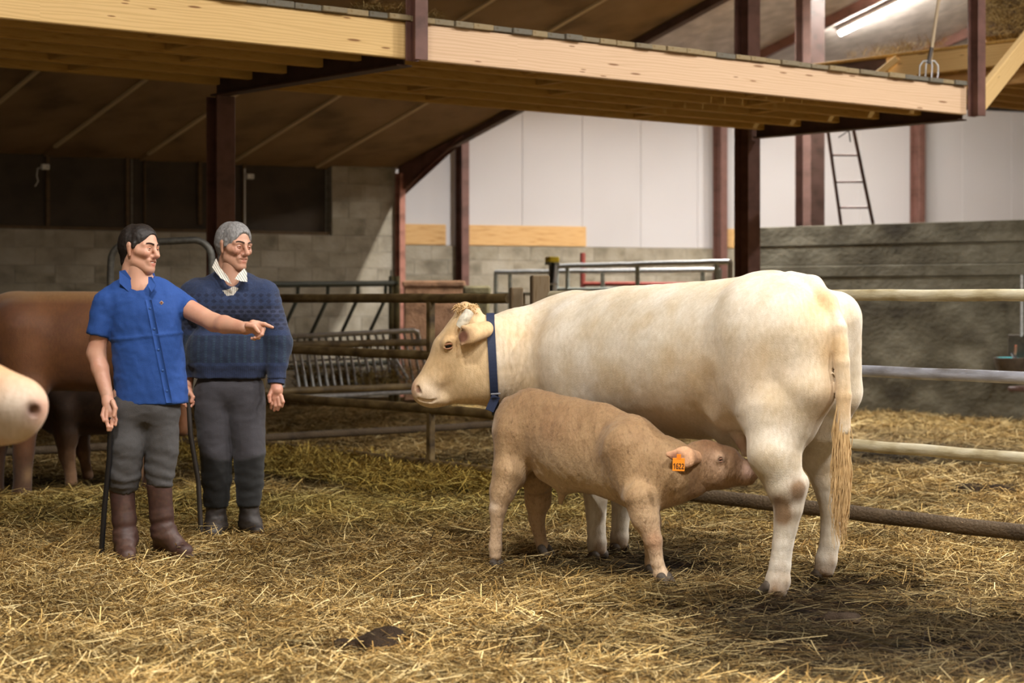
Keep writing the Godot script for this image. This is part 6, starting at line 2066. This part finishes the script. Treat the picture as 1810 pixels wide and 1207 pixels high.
	static func normals(vert: PackedVector3Array, index: PackedInt32Array) -> PackedVector3Array:
		var nrm := PackedVector3Array()
		nrm.resize(vert.size())
		for t in range(0, index.size(), 3):
			var a := index[t]
			var b := index[t + 1]
			var c := index[t + 2]
			var f := (vert[c] - vert[a]).cross(vert[b] - vert[a])
			nrm[a] += f; nrm[b] += f; nrm[c] += f
		for i in nrm.size():
			nrm[i] = nrm[i].normalized()
		return nrm

func skin_mesh(parts: Array, root: Vector3, shade: Callable, warp: Variant = null, map: Variant = null) -> ArrayMesh:
	# parts: meshed solids; shade(p, n) -> Color (linear); warp(p, n) -> distance to move out; map(p, n) -> UV
	var V := PackedVector3Array()
	var N := PackedVector3Array()
	var C := PackedColorArray()
	var U := PackedVector2Array()
	var I := PackedInt32Array()
	for part: Dictionary in parts:
		var base := V.size()
		var v: PackedVector3Array = part.v
		var n: PackedVector3Array = part.n
		if warp != null:
			for i in v.size():
				v[i] += n[i] * float(warp.call(v[i], n[i]))
			n = Sdf.normals(v, part.i)
		for i in v.size():
			C.append(shade.call(v[i], n[i]))
			if map != null:
				U.append(map.call(v[i], n[i]))
			v[i] -= root
		V.append_array(v)
		N.append_array(n)
		for k in (part.i as PackedInt32Array):
			I.append(base + k)
	var arr := []
	arr.resize(Mesh.ARRAY_MAX)
	arr[Mesh.ARRAY_VERTEX] = V
	arr[Mesh.ARRAY_NORMAL] = N
	arr[Mesh.ARRAY_COLOR] = C
	if U.size():
		arr[Mesh.ARRAY_TEX_UV] = U
	arr[Mesh.ARRAY_INDEX] = I
	var m := ArrayMesh.new()
	m.add_surface_from_arrays(Mesh.PRIMITIVE_TRIANGLES, arr)
	return m

# ---------------------------------------------------------------- hard shapes
var box_cache := {}

func box(size: Vector3, bevel := 0.004) -> ArrayMesh:
	var key := [size.snapped(Vector3.ONE * 0.0005), bevel]
	if box_cache.has(key):
		return box_cache[key]
	var st := SurfaceTool.new()
	st.begin(Mesh.PRIMITIVE_TRIANGLES)
	st.set_smooth_group(-1)
	add_box(st, Transform3D.IDENTITY, size, bevel)
	st.generate_normals()
	var m := st.commit()
	box_cache[key] = m
	return m

func add_box(st: SurfaceTool, t: Transform3D, size: Vector3, bevel := 0.004) -> void:
	var h := size * 0.5
	var b := minf(bevel, minf(h.x, minf(h.y, h.z)) * 0.45)
	var v := func(sx: int, sy: int, sz: int, ax: int) -> Vector3:   # the corner's vertex that lies on the face across axis ax
		var p := Vector3(sx * h.x, sy * h.y, sz * h.z)
		var q := p - Vector3(sx, sy, sz) * b
		q[ax] = p[ax]
		return t * q
	for ax in 3:
		var a1 := (ax + 1) % 3
		var a2 := (ax + 2) % 3
		for s in [-1, 1]:
			var c := []
			for k in 4:
				var sg := [0, 0, 0]
				sg[ax] = s
				sg[a1] = -1 if k == 0 or k == 3 else 1
				sg[a2] = -1 if k < 2 else 1
				c.append(v.call(sg[0], sg[1], sg[2], ax))
			quad(st, c, s > 0)
		for s1 in [-1, 1]:
			for s2 in [-1, 1]:
				var e := []
				for k in 4:
					var sg := [0, 0, 0]
					sg[ax] = -1 if k < 2 else 1
					sg[a1] = s1
					sg[a2] = s2
					e.append(v.call(sg[0], sg[1], sg[2], a1 if k == 0 or k == 3 else a2))
				quad(st, e, s1 * s2 > 0)
	for sx in [-1, 1]:
		for sy in [-1, 1]:
			for sz in [-1, 1]:
				var c := [v.call(sx, sy, sz, 0), v.call(sx, sy, sz, 1), v.call(sx, sy, sz, 2)]
				if sx * sy * sz > 0:
					c.reverse()
				for p in c:
					st.add_vertex(p)

func quad(st: SurfaceTool, c: Array, flip := false) -> void:
	for k in ([0, 2, 1, 0, 3, 2] if flip else [0, 1, 2, 0, 2, 3]):
		st.add_vertex(c[k])

func add_tube(st: SurfaceTool, pts: Array, radii: Variant, sides := 10, caps := true) -> void:   # swept round section with smooth sides
	var n := pts.size()
	var side := Vector3.ZERO
	var rings := []
	for i in n:
		var t: Vector3 = ((pts[mini(i + 1, n - 1)] as Vector3) - pts[maxi(i - 1, 0)]).normalized()
		if side == Vector3.ZERO:
			side = t.cross(Vector3.UP if absf(t.y) < 0.9 else Vector3.RIGHT).normalized()
		side = (side - t * side.dot(t)).normalized()
		var up := side.cross(t)
		var r: float = radii[i] if radii is Array else radii
		var ring := []
		for k in sides:
			var a := TAU * k / sides
			var d := side * cos(a) + up * sin(a)
			ring.append([(pts[i] as Vector3) + d * r, d])
		rings.append(ring)
	for i in n - 1:
		for k in sides:
			var k2 := (k + 1) % sides
			var q := [rings[i][k], rings[i][k2], rings[i + 1][k2], rings[i + 1][k]]
			for j in [0, 1, 2, 0, 2, 3]:
				st.set_normal(q[j][1])
				st.add_vertex(q[j][0])
	if caps:
		for e in [0, n - 1]:
			var t: Vector3 = ((pts[1] as Vector3) - pts[0]).normalized() * -1.0 if e == 0 else ((pts[n - 1] as Vector3) - pts[n - 2]).normalized()
			for k in sides:
				var k2 := (k + 1) % sides
				var tri := [pts[e], rings[e][k], rings[e][k2]]
				if e == 0:
					tri = [pts[e], rings[e][k2], rings[e][k]]
				for p in tri:
					st.set_normal(t)
					st.add_vertex(p if p is Vector3 else p[0])

func tube(pts: Array, radii: Variant, sides := 10) -> ArrayMesh:
	var st := begin()
	add_tube(st, pts, radii, sides)
	return st.commit()

func begin() -> SurfaceTool:
	var st := SurfaceTool.new()
	st.begin(Mesh.PRIMITIVE_TRIANGLES)
	return st

func beam_at(a: Vector3, b: Vector3, up := Vector3.UP) -> Transform3D:   # local x runs from a to b
	var x := (b - a).normalized()
	var z := x.cross(up).normalized()
	return Transform3D(Basis(x, z.cross(x), z), (a + b) * 0.5)

# ---------------------------------------------------------------- naming
var names := {}

func numbered(called: String) -> String:
	var n: int = names.get(called, 0)
	names[called] = n + 1
	return called if n == 0 else "%s_%03d" % [called, n]

func tag(o: Node, label: String, category: String, group := "", kind := "") -> Node:
	if label: o.set_meta("label", label)
	if category: o.set_meta("category", category)
	if group: o.set_meta("group", group)
	if kind: o.set_meta("kind", kind)
	return o

func thing(called: String, where: Vector3, label: String, category: String, group := "") -> Node3D:
	var o := Node3D.new()
	o.name = numbered(called)
	add_child(o, true)
	o.position = where
	tag(o, label, category, group)
	return o

func obj(called: String, m: Mesh, material: Material, parent: Node = null, t := Transform3D.IDENTITY) -> MeshInstance3D:
	var o := MeshInstance3D.new()
	o.mesh = m
	o.material_override = material
	o.transform = t
	if parent == null:
		o.name = numbered(called)
		add_child(o, true)
	else:
		o.name = called
		parent.add_child(o, true)
	return o

func struct(called: String, m: Mesh, material: Material, t := Transform3D.IDENTITY, label := "", category := "") -> MeshInstance3D:
	var o := obj(called, m, material, null, t)
	tag(o, label, category, "", "structure")
	return o

# ---------------------------------------------------------------- materials
func noise_tex(freq: float, colors: Array, size := 512, octaves := 4, sd := 1, kind := FastNoiseLite.TYPE_SIMPLEX_SMOOTH, warp := 0.0) -> NoiseTexture2D:
	var n := FastNoiseLite.new()
	n.noise_type = kind
	n.frequency = freq
	n.seed = sd
	n.fractal_octaves = octaves
	if warp > 0.0:
		n.domain_warp_enabled = true
		n.domain_warp_amplitude = warp
		n.domain_warp_frequency = freq * 1.5
	var t := NoiseTexture2D.new()
	t.width = size
	t.height = size
	t.seamless = true
	t.noise = n
	var g := Gradient.new()
	var offs := PackedFloat32Array()
	var cols := PackedColorArray()
	for i in colors.size():
		offs.append(float(i) / maxf(1.0, colors.size() - 1))
		cols.append(colors[i])
	g.offsets = offs
	g.colors = cols
	t.color_ramp = g
	return t

func mat(color: Color, rough := 0.8, tex: Texture2D = null, scale := Vector3.ONE, world := false, bump: Texture2D = null, bump_cm := 0.0, metal := 0.0) -> StandardMaterial3D:
	var m := StandardMaterial3D.new()
	m.albedo_color = color
	m.roughness = rough
	m.metallic = metal
	if tex:
		m.albedo_texture = tex
	if tex or bump:
		m.uv1_triplanar = true
		m.uv1_world_triplanar = world
		m.uv1_scale = scale
	if bump:
		m.heightmap_enabled = true
		m.heightmap_texture = bump
		m.heightmap_scale = bump_cm
	return m

func rgb(r: float, g: float, b: float) -> Color:
	return Color(r / 255.0, g / 255.0, b / 255.0)

func lin(r: float, g: float, b: float) -> Color:
	return Color(r / 255.0, g / 255.0, b / 255.0).srgb_to_linear()
